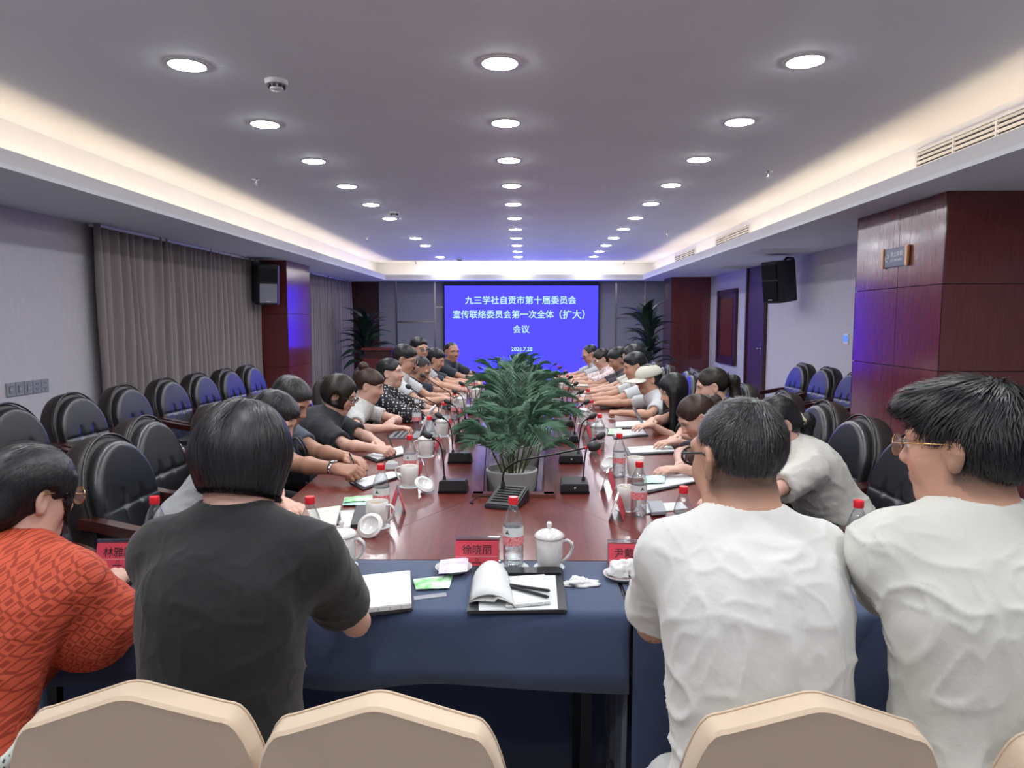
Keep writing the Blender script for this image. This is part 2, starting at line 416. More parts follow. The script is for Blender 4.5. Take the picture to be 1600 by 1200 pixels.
# LED wall
a = py_(695, 446.5, YB - .1); b = py_(933, 582, YB - .1)
scr = thing('led_screen', 'big blue LED screen with white conference title above the table end', 'screen', ((a.x + b.x) / 2, YB - .1, (a.z + b.z) / 2))
sw, sh = (b.x - a.x) / 2, (a.z - b.z) / 2
MB().box((-sw - .05, -.01, -sh - .05), (sw + .05, .05, sh + .05)).build('frame', 'blackplastic', scr)
MB().box((-sw, -.02, -sh), (sw, -.008, sh)).build('display', 'screenblue', scr)
def fit_text(name, s, wid, m, parent, base, bold=0, flat=True):
    o = text(name, s, 1.0, m, parent, None, bold)
    c = np.array([v.co for v in o.data.vertices]); mn, mx = c.min(0), c.max(0); k = wid / (mx[0] - mn[0])
    o.data.transform(base @ Matrix.Scale(k, 4) @ Matrix.Translation(Vector((-(mn[0]+mx[0])/2, -(mn[1]+mx[1])/2, 0)))); return o
up = Matrix.Rotation(R(90), 4, 'X')
k = (2 * sw) / 238
for s, cy, wpx, cx in (('九三学社自贡市第十届委员会', 469, 173, 813), ('宣传联络委员会第一次全体', 491, 157, 786), ('（扩大）', 491, 39, 893), ('会议', 514, 26, 814), ('2026.7.28', 545, 33, 815)):
    fit_text('title_text', s, wpx * k, 'screentext', scr, Matrix.Translation(((cx - 814) * k, -.024, (514.2 - cy) * k)) @ up, bold=.012)

# pillars with lacquered panels
def pillar(name, x0, x1, y0, y1, zjs, ycuts, label, core='joint'):
    o = struct(B((x0 + .012, y0 + .012, 0), (x1 - .012, y1 - .012, ZS), name, core), label)
    zz = [0] + zjs + [ZS]; yy = [y0] + ycuts + [y1]; g = .003
    fx = (x0, x0 + .012) if x0 > 0 else (x1 - .012, x1)
    for i in range(len(zz) - 1):
        for j in range(len(yy) - 1): B((fx[0], yy[j] + g, zz[i] + g), (fx[1], yy[j+1] - g, zz[i+1] - g), 'panel', 'redwood', o)
        B((x0, y0, zz[i] + g), (x1, y0 + .012, zz[i+1] - g), 'panel', 'redwood', o)
        B((x0, y1 - .012, zz[i] + g), (x1, y1, zz[i+1] - g), 'panel', 'redwood', o)
    return o
yn = pX(1482, 299, 2.95).y; yf = pX(1341, 342, 2.95).y
zr = [pX(1400, 572, 2.95).z, pX(1400, 450, 2.95).z]; zr = [max(.05, zr[0] - 1.0)] + zr if zr[0] > 1.2 else zr
pillar('pillar_right', 2.95, XR, yn, yf, zr, [pX(1402, 450, 2.95).y], 'glossy red wood panelled pillar carrying the no smoking sign')
yl = pX(447, 408, -3.56).y
pillar('pillar_left', XL, -3.56, yl, yl + 1.15, [.8, 1.6], [], 'dark red wood pillar between the two curtains')
yr = pX(1111, 433, XR).y
o = struct(B((3.05, yr + .012, 0), (XR, yr + .8, ZS), 'pillar_corner', 'darkwood'), 'red wood panelled pillar in the corner beside the screen')
for x0, x1 in ((3.05, 3.45), (3.45, XR)): B((x0 + .003, yr, 0), (x1 - .003, yr + .012, ZS), 'panel', 'redwood', o)

# no smoking sign on the pillar
c = pX(1401, 402, 2.95); sg = thing('no_smoking_sign', 'small bronze edged no smoking sign on the red pillar', 'sign', (2.945, c.y, c.z))
wy = (pX(1383, 402, 2.95).y - pX(1420, 402, 2.95).y) / 2; hz = .075
SM = Matrix.Rotation(R(-90), 4, 'Z') @ up              # x along -y ... faces -x
mat('bronze', 'b98c62', .35, metal=.6); mat('signface', '4b5160', .3)
MB().box((-.012, -wy, -hz), (0, wy, hz)).build('plate', 'signface', sg, bevel=.003)
for s in (-1, 1): MB().box((-.02, s*wy - .02, -hz - .004), (.0, s*wy + .02, hz + .004)).build('edge_bar', 'bronze', sg, bevel=.004)
fit_text('sign_text', '禁止吸烟', wy * .95, 'whiteplastic', sg, Matrix.Translation((-.0135, -.03, .025)) @ SM, bold=.01)
fit_text('sign_text', 'NO SMOKING', wy * .95, 'whiteplastic', sg, Matrix.Translation((-.0135, -.03, -.022)) @ SM, bold=.01)
ring = MB(); ring.tube([(-.0135, wy*.62 + .028*math.cos(t*math.pi/12), .028*math.sin(t*math.pi/12)) for t in range(25)], .0035, 6)
ring.tube([(-.0135, wy*.62 - .02, .02), (-.0135, wy*.62 + .02, -.02)], .003, 6); ring.tube([(-.0135, wy*.62 - .02, 0), (-.0135, wy*.62 + .016, 0)], .0035, 6)
ring.build('ban_symbol', 'whiteplastic', sg)

# door, window and switches of the door wall
d0 = pX(1197, 500, XR).y; d1 = pX(1171, 500, XR).y
dr = struct(B((XR - .035, d0, 0), (XR, d1, ZS - .02), 'door_1', 'darkwood'), 'dark wood door in the papered wall')
for y0, y1 in ((d0 - .06, d0), (d1, d1 + .06)): B((XR - .06, y0, 0), (XR, y1, ZS), 'door_frame', 'darkwood', dr)
MB().tube([(XR - .035, d0 + .1, 1.05), (XR - .09, d0 + .1, 1.05), (XR - .09, d0 + .22, 1.05)], .012, 8).build('door_handle', 'chrome', dr, True)
B((XR - .042, d0 + .08, .95), (XR - .034, d0 + .12, 1.15), 'handle_plate', 'chrome', dr)
w0 = pX(1152, 500, XR).y; w1 = pX(1124, 500, XR).y; wz0, wz1 = pX(1138, 566, XR).z, pX(1138, 456, XR).z
wn = struct(B((XR - .02, w0, wz0), (XR, w1, wz1), 'window_1', 'darkwood'), 'dark wooden shuttered window beside the door')
for lo, hi in (((w0 - .04, wz0 - .04), (w0 + .06, wz1 + .04)), ((w1 - .06, wz0 - .04), (w1 + .04, wz1 + .04)), ((w0, wz0 - .04), (w1, wz0 + .06)), ((w0, wz1 - .06), (w1, wz1 + .04))):
    B((XR - .05, lo[0], lo[1]), (XR, hi[0], hi[1]), 'window_frame', 'darkwood', wn, bevel=.006)
B((XR - .03, w0 + .2, wz0 + .12), (XR - .018, w1 - .2, wz1 - .12), 'shutter_panel', 'redwood', wn, bevel=.004)
c = pX(1323, 530, XR); s = thing('wall_thermostat', 'white double wall controller with blue lit displays', 'switch', (XR, c.y, c.z))
MB().box((-.014, -.062, -.062), (0, .062, .062)).build('plate', 'whiteplastic', s, bevel=.003)
for q in (-.03, .03): MB().box((-.017, q - .022, -.03), (-.012, q + .022, .045)).build('display', 'switchblue', s)
# switch row on the curtain wall
y0 = pX(8, 606, XL).y; y1 = pX(75, 606, XL).y; zc_ = pX(40, 606, XL).z; pw = (y1 - y0) / 5
for i in range(5):
    k = 'switch' if i < 3 else 'socket'
    s = thing('wall_%s' % k, ('grey rocker light switch in the row on the curtain wall' if i < 3 else 'grey power socket with pin holes in the switch row'), k, (XL, y0 + pw * (i + .5), zc_), 0, 'switch row' if i < 3 else 'sockets of the switch row')
    MB().box((0, -pw/2 + .002, -.055), (.012, pw/2 - .002, .055)).build('plate', 'greyplastic', s, bevel=.003)
    if i < 3:
        MB().box((.012, -.022, -.03), (.017, .022, .03)).build('rocker', 'greyplastic', s, bevel=.003)
        MB().box((.0165, -.006, -.003), (.0175, .006, .003)).build('mark', 'whiteplastic', s)
    else:
        for yy, zz in ((-.012, .022), (.012, .022), (-.014, -.018), (.014, -.018), (0, -.03)): MB().box((.011, yy - .003, zz - .006), (.0128, yy + .003, zz + .006)).build('pin_hole', 'ink', s)

# ceiling downlights: three rows
def lamp(x, y, row):
    labels = ('round white downlight in the ceiling row nearest the curtains', 'round white downlight in the middle ceiling row above the plants', 'round white downlight in the ceiling row nearest the air vents')
    t = thing('ceiling_downlight', labels[row], 'ceiling light', (x, y, ZC), 0, ('downlights, curtain side row', 'downlights, middle row', 'downlights, vent side row')[row])
    o = link('diffuser', lamp.d, None, t); o2 = link('trim_ring', lamp.r, None, t)
x = MB().lathe([(.0, -.018), (.04, -.016), (.07, -.011), (.088, -.003), (.088, .004)], 28, cap=False).build('diffuser', 'downlight'); lamp.d = x.data; bpy.data.objects.remove(x)
x = MB().lathe([(.088, .0), (.09, -.007), (.108, -.003), (.11, .002)], 28, cap=False).build('trim_ring', 'whiteplastic'); lamp.r = x.data; bpy.data.objects.remove(x)
ly = [pz(780, 98, ZC).y]; st = (pz(807, 408, ZC).y - ly[0]) / 11
for i in range(-4, 12):
    y = ly[0] + st * i
    for row, xx in enumerate((-1.72, -.125, 1.41)):
        if row == 0 and i in (6, 9): continue
        lamp(xx, y, row)

# smoke detectors and sprinklers
for px, py, sc_, lb in ((432, 126, 1, 'white round smoke detector near the first ceiling downlights'), (616, 331, 1, 'white smoke detector beside the curtain side downlight row'), (718, 404, 1, 'white smoke detector on the ceiling close to the screen')):
    p = pz(px, py, ZC); t = thing('smoke_detector', lb, 'smoke detector', p)
    MB().lathe([(.055, -.022), (.06, -.015), (.062, 0)], 24).build('base', 'whiteplastic', t, 'auto')
    MB().lathe([(.028, -.052), (.036, -.046), (.036, -.024)], 20).build('sensor_cap', 'whiteplastic', t, 'auto')
    for q in range(8):
        a = q * math.pi / 4
        MB().box((.034, -.009, -.040), (.046, .009, -.026), Matrix.Rotation(a, 4, 'Z')).build('vent_slot', 'joint', t)
for px, py, lb in ((400, 280, 'between the cove and the second downlight'), (573, 371, 'near the curtain side cove'), (1201, 268, 'between the vents and the downlight row'), (1042, 364, 'opposite the far air vents'), (650, 409, 'in the far curtain side corner'), (975, 409, 'in the far vent side corner')):
    p = pz(px, py, ZC); t = thing('sprinkler_head', 'small metal sprinkler head on the ceiling %s' % lb, 'sprinkler', p)
    MB().lathe([(.035, -.004), (.038, 0)], 16).build('rosette', 'chrome', t, 'auto')
    MB().lathe([(.008, -.05), (.011, -.03), (.011, 0)], 10).build('body', 'chrome', t, 'auto')
    for s in (-1, 1): MB().tube([(s*.012, 0, -.02), (s*.018, 0, -.035), (s*.006, 0, -.055)], .0025, 6).build('frame_arm', 'chrome', t)
    MB().lathe([(.018, -.06), (.018, -.057)], 12).build('deflector', 'chrome', t)

# air vents in the tray side face
def vent(pxa, pxb, label, ynear=None, cols=3, rows=6):
    yb = pX(pxa, 300, FR).y; ya = ynear if ynear else pX(pxb, 300, FR).y
    z0, z1 = 2.535, 2.72
    t = thing('air_vent', label, 'air vent', (FR, (ya + yb) / 2, (z0 + z1) / 2)); hw = (yb - ya) / 2; hh = (z1 - z0) / 2
    MB().box((-.004, -hw, -hh), (0, hw, hh)).build('backing', 'joint', t)
    f = MB()
    for lo, hi in (((-hw - .03, -hh - .02), (hw + .03, -hh)), ((-hw - .03, hh), (hw + .03, hh + .02)), ((-hw - .03, -hh), (-hw, hh)), ((hw, -hh), (hw + .03, hh))): f.box((-.018, lo[0], lo[1]), (0, hi[0], hi[1]))
    f.build('frame', 'whiteplastic', t)
    for i in range(1, cols): MB().box((-.02, -hw + 2*hw*i/cols - .008, -hh), (-.003, -hw + 2*hw*i/cols + .008, hh)).build('divider', 'whiteplastic', t)
    for i in range(rows):
        z = -hh + 2*hh*(i + .5)/rows
        MB().box((-.016, -hw, -.004), (.004, hw, .004), Matrix.Translation((-.006, 0, z)) @ Matrix.Rotation(R(25), 4, 'Y')).build('slat', 'whiteplastic', t)
vent(1434, 0, 'long white air vent above the no smoking pillar', ynear=pX(1434, 300, FR).y - 1.3, cols=3)
vent(1122, 1174, 'white air vent in the cove face before the door', cols=3)
vent(1058, 1089, 'small white air vent nearest the screen', cols=3)
# flush access panels in the soffit over the door
for px, py, lb in ((1215, 392, 'flush square grille in the soffit near the loudspeaker'), (1150, 418, 'flush access panel in the soffit near the corner')):
    p = pz(px, py, ZS); t = thing('soffit_grille', lb, 'grille', (p.x, p.y, ZS))
    MB().box((-.3, -.3, -.006), (.3, .3, 0)).build('frame', 'soffit', t)
    for i in range(7): MB().box((-.26, -.25 + i*.078, -.009), (.26, -.21 + i*.078, -.005)).build('slat', 'lipcove', t)

# curtains
def curtain(y0, y1, label, seed):
    r = random.Random(seed); ys_, xs_ = [], []; y = y0; ph = 0
    pts = []
    while y < y1:
        wd = r.uniform(.10, .2); am = r.uniform(.035, .065)
        for q in range(10): pts.append((y + wd*q/10, am * math.sin(2*math.pi*q/10)))
        y += wd
    nz = 9; V = []; F = []
    for j in range(nz):
        z = .02 + (ZS - .02) * j / (nz - 1); a = 1.15 - .45 * (j / (nz - 1))
        for i, (yy, xx) in enumerate(pts): V.append((XL + .1 + xx * a + .008*math.sin(3*z + i*.7), yy + .015*math.sin(2.1*z + i*.13), z))
    m_ = len(pts)
    for j in range(nz - 1):
        for i in range(m_ - 1): F.append((j*m_ + i, j*m_ + i + 1, (j+1)*m_ + i + 1, (j+1)*m_ + i))
    t = thing('curtain', label, 'curtain', (0, 0, 0))
    mb = MB(); mb.add(V, F); o = mb.build('fabric', 'curtain', t, True)
    so_ = o.modifiers.new('thick', 'SOLIDIFY'); so_.thickness = .006
    MB().box((XL + .05, y0, ZS - .03), (XL + .14, y1, ZS - .005)).build('track', 'whiteplastic', t)
yc0 = pX(138, 352, XL + .05).y
curtain(yc0, yl - .03, 'long taupe pleated curtain beside the switch row', 1)
curtain(yl + 1.2, YB - .3, 'taupe pleated curtain between the pillar and the far corner', 2)

# loudspeakers
def speaker(loc, rz, label, arm):
    t = thing('loudspeaker', label, 'loudspeaker', loc, rz)
    TM = Matrix.Rotation(R(8), 4, 'X')
    MB().prism([(-.17, .16), (-.17, -.1), (-.13, -.17), (.13, -.17), (.17, -.1), (.17, .16)], -.28, .28, TM).build('cabinet', 'blackplastic', t, bevel=.008)
    MB().box((-.12, -.185, -.25), (.12, -.165, .02), TM).build('grille', 'greyplastic' if arm < 0 else 'blackmetal', t, bevel=.004)
    MB().box((-.12, -.185, .05), (.12, -.165, .24), TM).build('horn_panel', 'blackmetal', t, bevel=.004)
    MB().box((-.03, -.19, -.235), (.03, -.184, -.225), TM).build('badge', 'whiteplastic', t)
    MB().tube([(0, .1, .28), (0, .16, .33), (0, .3, .33)], .018, 8).build('bracket', 'blackmetal', t, True)
c = pX(1216, 440, 3.48); speaker((3.48, c.y, c.z), R(-58), 'black loudspeaker hung on the wall beside the door', 1)
c = py_(425, 445, yl - .2); speaker((-3.74, yl - .36, c.z), R(30), 'black loudspeaker mounted high on the dark pillar between curtains', -1)
# ------------------------------------------------------------------ conference table
TZ = .75; TC = -.045; Y0, Y1 = 2.155, 9.6; T0, T1 = 2.95, 8.9
def hwo(y): return .91 + .10 * math.sin(math.pi * min(max((y - Y0) / (Y1 - Y0), 0), 1))
def hwi(y): return .165 + .085 * math.sin(math.pi * min(max((y - T0) / (T1 - T0), 0), 1))
tb = thing('conference_table', 'long polished red wood conference table with a planter trough', 'table', (TC, 0, 0))
ysm = [T0 + (T1 - T0) * i / 24 for i in range(25)]
J0, J1 = .585, .585
g = .0015
for s in (-1, 1):
    outer = [(s*hwo(y), y) for y in [Y0 + .10 + (Y1 - Y0 - .2) * i / 24 for i in range(25)]]
    arcn = [(s*(hwo(Y0) - .10 + .10*math.sin(a)), Y0 + .10 - .10*math.cos(a)) for a in [R(q) for q in (0, 22, 45, 68)]]
    arcf = [(s*(hwo(Y1) - .10 + .10*math.cos(a)), Y1 - .10 + .10*math.sin(a)) for a in [R(q) for q in (22, 45, 68, 90)]]
    poly = [(s*(J0 + g), Y0)] + arcn + outer + arcf + [(s*(J1 + g), Y1)] + [(s*(hwi(y) + g), y) for y in ysm[::-1]]
    # quad strips keep the side top planar and simple
    nn = 28; V = []
    for i in range(nn + 1):
        t = i / nn
        y_in = T0 + (T1 - T0) * t; xi = s*(hwi(y_in) + g)
        V.append((xi, y_in))
    MB().prism(poly if s > 0 else poly[::-1], TZ - .055, TZ).build('side_top', 'tablewood', tb)
MB().prism([(-J0, Y0), (J0, Y0), (hwi(T0), T0), (-hwi(T0), T0)], TZ - .055, TZ).build('end_top', 'tablewood', tb)
MB().prism([(-J1, Y1), (J1, Y1), (hwi(T1), T1), (-hwi(T1), T1)][::-1], TZ - .055, TZ).build('end_top', 'tablewood', tb)
for s in (-1, 1):      # raised frame round the trough
    a = [(s*(hwi(y) - .035), y) for y in ysm]; b = [(s*(hwi(y) + .012), y) for y in ysm[::-1]]
    MB().prism(a + b, TZ - .1, TZ + .014).build('trough_frame', 'tabletrim', tb)
    a = [(s*(hwi(y) - .037), y) for y in ysm]; b = [(s*(hwi(y) - .05), y) for y in ysm[::-1]]
    MB().prism(a + b, TZ - .42, TZ - .02).build('trough_wall', 'tabletrim', tb)
for y0, y1 in ((T0 - .012, T0 + .045), (T1 - .045, T1 + .012)): MB().box((-hwi(T0) - .012, y0, TZ - .42), (hwi(T0) + .012, y1, TZ + .014)).build('trough_frame', 'tabletrim', tb, bevel=.004)
MB().box((-.26, T0, TZ - .44), (.26, T1, TZ - .42)).build('trough_floor', 'tabletrim', tb)
for s in (-1, 1):
    MB().prism([(s*(hwo(y) - .03), y) for y in (2.4, 4, 6, 8, 9.4)] + [(s*(hwo(y) - .045), y) for y in (9.4, 8, 6, 4, 2.4)], TZ - .12, TZ - .055).build('edge_band', 'tabletrim', tb)
    MB().box((s*.40 - .02, 2.6, 0), (s*.40 + .02, 9.2, TZ - .055)).build('support_panel', 'darkwood', tb)
for y in (2.6, 9.2): MB().box((-.42, y - .02, 0), (.42, y + .02, TZ - .055)).build('support_panel', 'darkwood', tb)

# cloth covered tables in front
CT0, CT1, CZ = 1.737, 2.135, .757
SEAM = pz(964, 900, CZ).x
def cloth_table(x0, x1, hem, label, tl):
    t = thing('folding_table', tl, 'table', ((x0 + x1)/2, (CT0 + CT1)/2, 0)); hw, hd = (x1 - x0)/2, (CT1 - CT0)/2
    MB().box((-hw + .02, -hd + .02, .715), (hw - .02, hd - .02, CZ - .005)).build('tabletop', 'darkwood', t)
    for a in (-1, 1):
        for b in (-1, 1): MB().box((a*(hw - .1) - .015, b*(hd - .06) - .015, 0), (a*(hw - .1) + .015, b*(hd - .06) + .015, .715)).build('leg', 'blackmetal', t)
    # the cloth: top, short front drop with soft waves, long back drop to the floor
    c = thing('tablecloth', label, 'tablecloth', ((x0 + x1)/2, (CT0 + CT1)/2, 0))
    nx = 90; V = []; F = []
    prof = [(hd + .012, .02), (hd + .010, .3), (hd + .006, .6), (hd + .003, CZ - .02), (hd - .006, CZ - .003), (hd - .02, CZ), (0, CZ), (-hd + .02, CZ), (-hd + .004, CZ - .003), (-hd - .004, CZ - .014), (-hd - .008, CZ - .04), (-hd - .012, CZ - .1), (-hd - .016, (CZ - .1 + hem)/2), (-hd - .018, hem)]
    for j, (y, z) in enumerate(prof):
        for i in range(nx + 1):
            x = -hw + 2*hw*i/nx; dz = dy = 0
            if j >= 10:
                k = (j - 9) / 4; ph = x*9 + 1.3*math.sin(x*4.1); dy = -.010*k*math.sin(ph); dz = .007*k*math.sin(ph*1.3 + 1) if j == len(prof) - 1 else 0
            if j < 3: dy = .008*math.sin(x*21)
            V.append((x, y + dy, z + dz + (.0012*math.sin(x*31 + y*12) if 5 <= j <= 7 else 0)))
    for j in range(len(prof) - 1):
        for i in range(nx): F.append((j*(nx+1) + i, j*(nx+1) + i + 1, (j+1)*(nx+1) + i + 1, (j+1)*(nx+1) + i))
    mb = MB(); mb.add(V, F); o = mb.build('cloth', 'navycloth', c, True); q = o.modifiers.new('thick', 'SOLIDIFY'); q.thickness = .003; q.offset = 1
    for a in (-1, 1):      # end drops
        V = []; F = []
        for j, z in enumerate((CZ - .003, CZ - .03, CZ - .15, max(hem, .2))):
            for i in range(13): V.append((a*(hw + .002 + .004*j + .003*j*math.sin(i*1.7)), -hd + 2*hd*i/12, z))
        for j in range(3):
            for i in range(12): F.append((j*13 + i, j*13 + i + 1, (j+1)*13 + i + 1, (j+1)*13 + i))
        mb = MB(); mb.add(V, F); mb.build('end_drop', 'navycloth', c, True)
cloth_table(-1.56, SEAM - .006, .565, 'navy blue cloth with short hem over the table before the empty chair', 'folding table under the short navy cloth')
cloth_table(SEAM + .006, SEAM + 1.82, .12, 'navy blue floor length cloth over the table before the two men in white', 'folding table under the floor length navy cloth')

# ------------------------------------------------------------------ chairs
def make_chair():
    t = thing('leather_armchair', 'x', 'chair')
    F = (np.array(Euler((R(-13), 0, 0)).to_matrix()).T.T, np.array((0, -.20, .44)))
    F = (np.array(Matrix.Rotation(R(13), 3, 'X')), np.array((0, -.19, .42)))
    s = SDF(); s.arch(.265, .02, .335, -.055, .06, .035, F=F)
    V, Fc = s.mesh(.012); o = link('back_shell', npmesh('back_shell', V, Fc), 'leatherside', t, True)
    s = SDF(); s.arch(.238, .02, .325, .02, .038, .032, F=F)
    s.box((0, .062, .285), (.3, .010, .0045), .003, .012, 's', F)
    for x in (-.07, .07): s.cone((x, .064, .292), (x*.95, .070, .335), .009, .002, .035, 's', F)
    for x in (-.085, .085): s.box((x, .062, .14), (.003, .007, .14), .002, .012, 's', F)
    V, Fc = s.mesh(.008); p = link('back_cushion', npmesh('back_cushion', V, Fc), 'leather', t, True)
    pts = []
    for a in range(0, 33):
        q = math.pi * a / 32; pts.append((.262*math.cos(q), .005, .335 + .262*math.sin(q)))
    pts = [(.262, .005, z) for z in (.05, .2)] + pts + [(-.262, .005, z) for z in (.2, .05)]
    FM = Matrix.Translation((0, -.19, .42)) @ Matrix.Rotation(R(13), 4, 'X')
    MB().tube(pts, .006, 6, FM).build('piping', 'leather', o, True)
    s = SDF(); s.box((0, .05, .425), (.255, .265, .058), .05, .02); s.ell((0, .06, .462), (.23, .23, .024), .05)
    V, Fc = s.mesh(.014); link('seat', npmesh('seat', V, Fc), 'leather', t, True)
    MB().box((-.25, -.2, .33), (.25, .27, .375)).build('seat_frame', 'armwood', t, bevel=.008)
    for sx in (-1, 1):
        P = [(-.262, -.30, .68), (-.272, -.22, .675), (-.28, -.12, .655), (-.282, 0, .63), (-.282, .12, .62), (-.282, .22, .60), (-.281, .285, .55), (-.28, .31, .46), (-.278, .30, .34), (-.276, .275, .2), (-.275, .27, .0)]
        cs_ = []
        for i in range(len(P) - 1):
            for q in range(3): cs_.append(tuple(P[i][k] + (P[i+1][k] - P[i][k])*q/3 for k in range(3)))
        cs_.append(P[-1]); n_ = len(cs_)
        sm = [tuple(sum(cs_[min(max(i+d, 0), n_-1)][k] for d in (-2,-1,0,1,2))/5 for k in range(3)) for i in range(n_)]
        MB().tube([(-x*sx if sx > 0 else x, y, z) for x, y, z in sm], [1.0 if i < n_*.7 else 1.0 - .4*(i/n_ - .7)/.3 for i in range(n_)], flat=(.03, .021)).build('armrest', 'armwood', t, 'auto', bevel=0)
        MB().tube([(sx*.25, -.27, .5), (sx*.26, -.25, .34), (sx*.27, -.30, 0)], [1, 1, .7], flat=(.028, .028)).build('leg', 'armwood', t)
        MB().tube([(sx*.265, -.27, .33), (sx*.275, .0, .30), (sx*.272, .28, .33)], 1, flat=(.016, .03)).build('side_rail', 'armwood', t)
    return t
CH = make_chair(); CH.scale = (.93, 1, 1); CH_used = [False]
def chair(x, y, face, label, group=None):
    rz = R(face - 90)          # face: direction of the sitter in degrees, 0 = +x, 90 = +y
    if not CH_used[0]:
        CH_used[0] = True; KID[CH.name] = [(c, [g_ for g_ in kids(c)]) for c in kids(CH)]
        CH.location = (x, y, 0); CH.rotation_euler = (0, 0, rz); CH['label'] = label
        if group: CH['group'] = group
        return CH
    o = dup(CH, (x, y, 0), rz, label)
    if group: o['group'] = group
    elif 'group' in o: del o['group']
    return o
# row along the curtain wall (the back leans 0.3 m behind the origin)
wallY = [4.15, 4.78, 5.41, 6.06, 6.68, 7.31, 7.93]
for i, y in enumerate(wallY):
    lab = 'empty black leather armchair in the row along the curtain wall'
    if i == 1: lab = 'black leather armchair by the switch row with a water bottle on its seat'
    if i == 3: lab = 'black leather armchair along the curtain with a water bottle on its seat'
    chair(-2.82, y, -4, lab, None if i in (1, 3) else 'empty armchairs along the curtain wall')
for i, y in enumerate((7.0, 7.68, 8.36)):
    chair(2.98, y, 184, ('black leather armchair beside the red pillar with a water bottle on its seat' if i == 0 else 'empty black leather armchair against the papered wall by the door'), None if i == 0 else 'empty armchairs by the door')
chair(-1.92, 2.38, 0, 'empty black leather armchair at the table corner behind the woman in orange')
chair(1.80, 2.52, 177, 'empty black leather armchair at the table corner behind the man in gold rimmed glasses')

# beige covered banquet chairs
def beige(x, y, rz, label):
    t = thing('banquet_chair', label, 'chair', (x, y, 0), R(rz))
    def half(u): # outline of the back, z as a function of |x|/w
        return .905 - .050*min(u, .72)/.72 - (0.0 if u < .72 else .42*((u - .72)/.28)**2.4 * .28)
    pts = []; W = .205
    for i in range(41):
        u = -1 + 2*i/40; a = abs(u); z = half(a)
        if a < .1: z = half(.1) + (half(0) - half(.1))*(1 - (a/.1)**2) * .5
        pts.append((u*W, z))
    layers = [(-.026, .955), (-.030, .985), (-.024, 1.0), (.018, 1.0), (.026, .985), (.022, .95)]
    V, F = [], []
    n_ = len(pts) + 2
    for y_, sc in layers:
        ring_ = [(-W*.93, .40)] + pts + [(W*.93, .40)]
        for px, pz_ in ring_: V.append((px*sc, y_ - (pz_ - .45)*.16, .45 + (pz_ - .45)*(1 - (1 - sc)*.8)))
    for j in range(len(layers) - 1):
        for i in range(n_ - 1): F.append((j*n_ + i, j*n_ + i + 1, (j+1)*n_ + i + 1, (j+1)*n_ + i))
    F.append(list(range(n_))); F.append(list(range((len(layers)-1)*n_, len(layers)*n_))[::-1])
    mb = MB(); mb.add(V, F); o = mb.build('back_cover', 'beigecover', t, 'auto')
    pp = [(p[0]*1.002, .020 - (p[1] - .45)*.16, p[1] + .001) for p in pts]
    MB().tube(pp, .0022, 6).build('seam', 'beigecover', o, True)
    s = SDF(); s.box((0, .20, .43), (.215, .22, .045), .035, .02); V, Fc = s.mesh(.014); link('seat_cover', npmesh('seat_cover', V, Fc), 'beigecover', t, True)
    for sx in (-1, 1):
        MB().tube([(sx*.17, .38, .40), (sx*.18, .40, 0)], [1, .7], flat=(.03, .03)).build('leg', 'beigecover', t)
        MB().tube([(sx*.17, .02, .42), (sx*.175, -.06, 0)], [1, .7], flat=(.03, .03)).build('leg', 'beigecover', t)
beige(-.648, 1.165, 4, 'beige covered banquet chair behind the woman in the black tee')
beige(-.232, 1.14, 0, 'empty beige covered banquet chair before the flipped notebook')
beige(.468, 1.15, -2, 'beige covered banquet chair of the man with black framed glasses')
beige(.945, 1.10, -4, 'beige covered banquet chair of the man with gold rimmed glasses')

# ------------------------------------------------------------------ plants
def frond_mesh(seed, L=.42, n=15, wleaf=.011):
    r = random.Random(seed); mb = MB(); P = []
    for i in range(9):
        t = i / 8; P.append(Vector((0, L*(t - .18*t*t), .34*L*math.sin(t*2.2) - .15*L*t*t)))
    mb.tube(P, [.0028 - .002*i/8 for i in range(9)], 4)
    for i in range(n):
        t = .22 + .78*i/(n - 1); k = t*8; a = int(min(k, 7)); p = P[a].lerp(P[a+1], k - a); tg = (P[min(a+1, 8)] - P[a]).normalized()
        for s in (-1, 1):
            ln = L*.36*math.sin(.5 + 2.3*t)*r.uniform(.85, 1.15); d = (Vector((s, 0, 0))*.8 + tg*.75 + Vector((0, 0, r.uniform(-.1, .18)))).normalized()
            e = p + d*ln + Vector((0, 0, -.22*ln)); m_ = p + d*ln*.5 + Vector((0, 0, .02*ln)); w_ = d.cross(Vector((0, 0, 1))).normalized()*wleaf
            mb.add([p, m_ + w_, e, m_ - w_], [(0, 1, 2), (0, 2, 3)])
    me = bpy.data.meshes.new('frond'); me.from_pydata([tuple(v) for v in mb.v], [], mb.f); me.materials.append(MATS['leafpalm'])
    return me
FR_ = [frond_mesh(i, n=15, wleaf=.0046) for i in range(5)]
PZ = TZ - .42
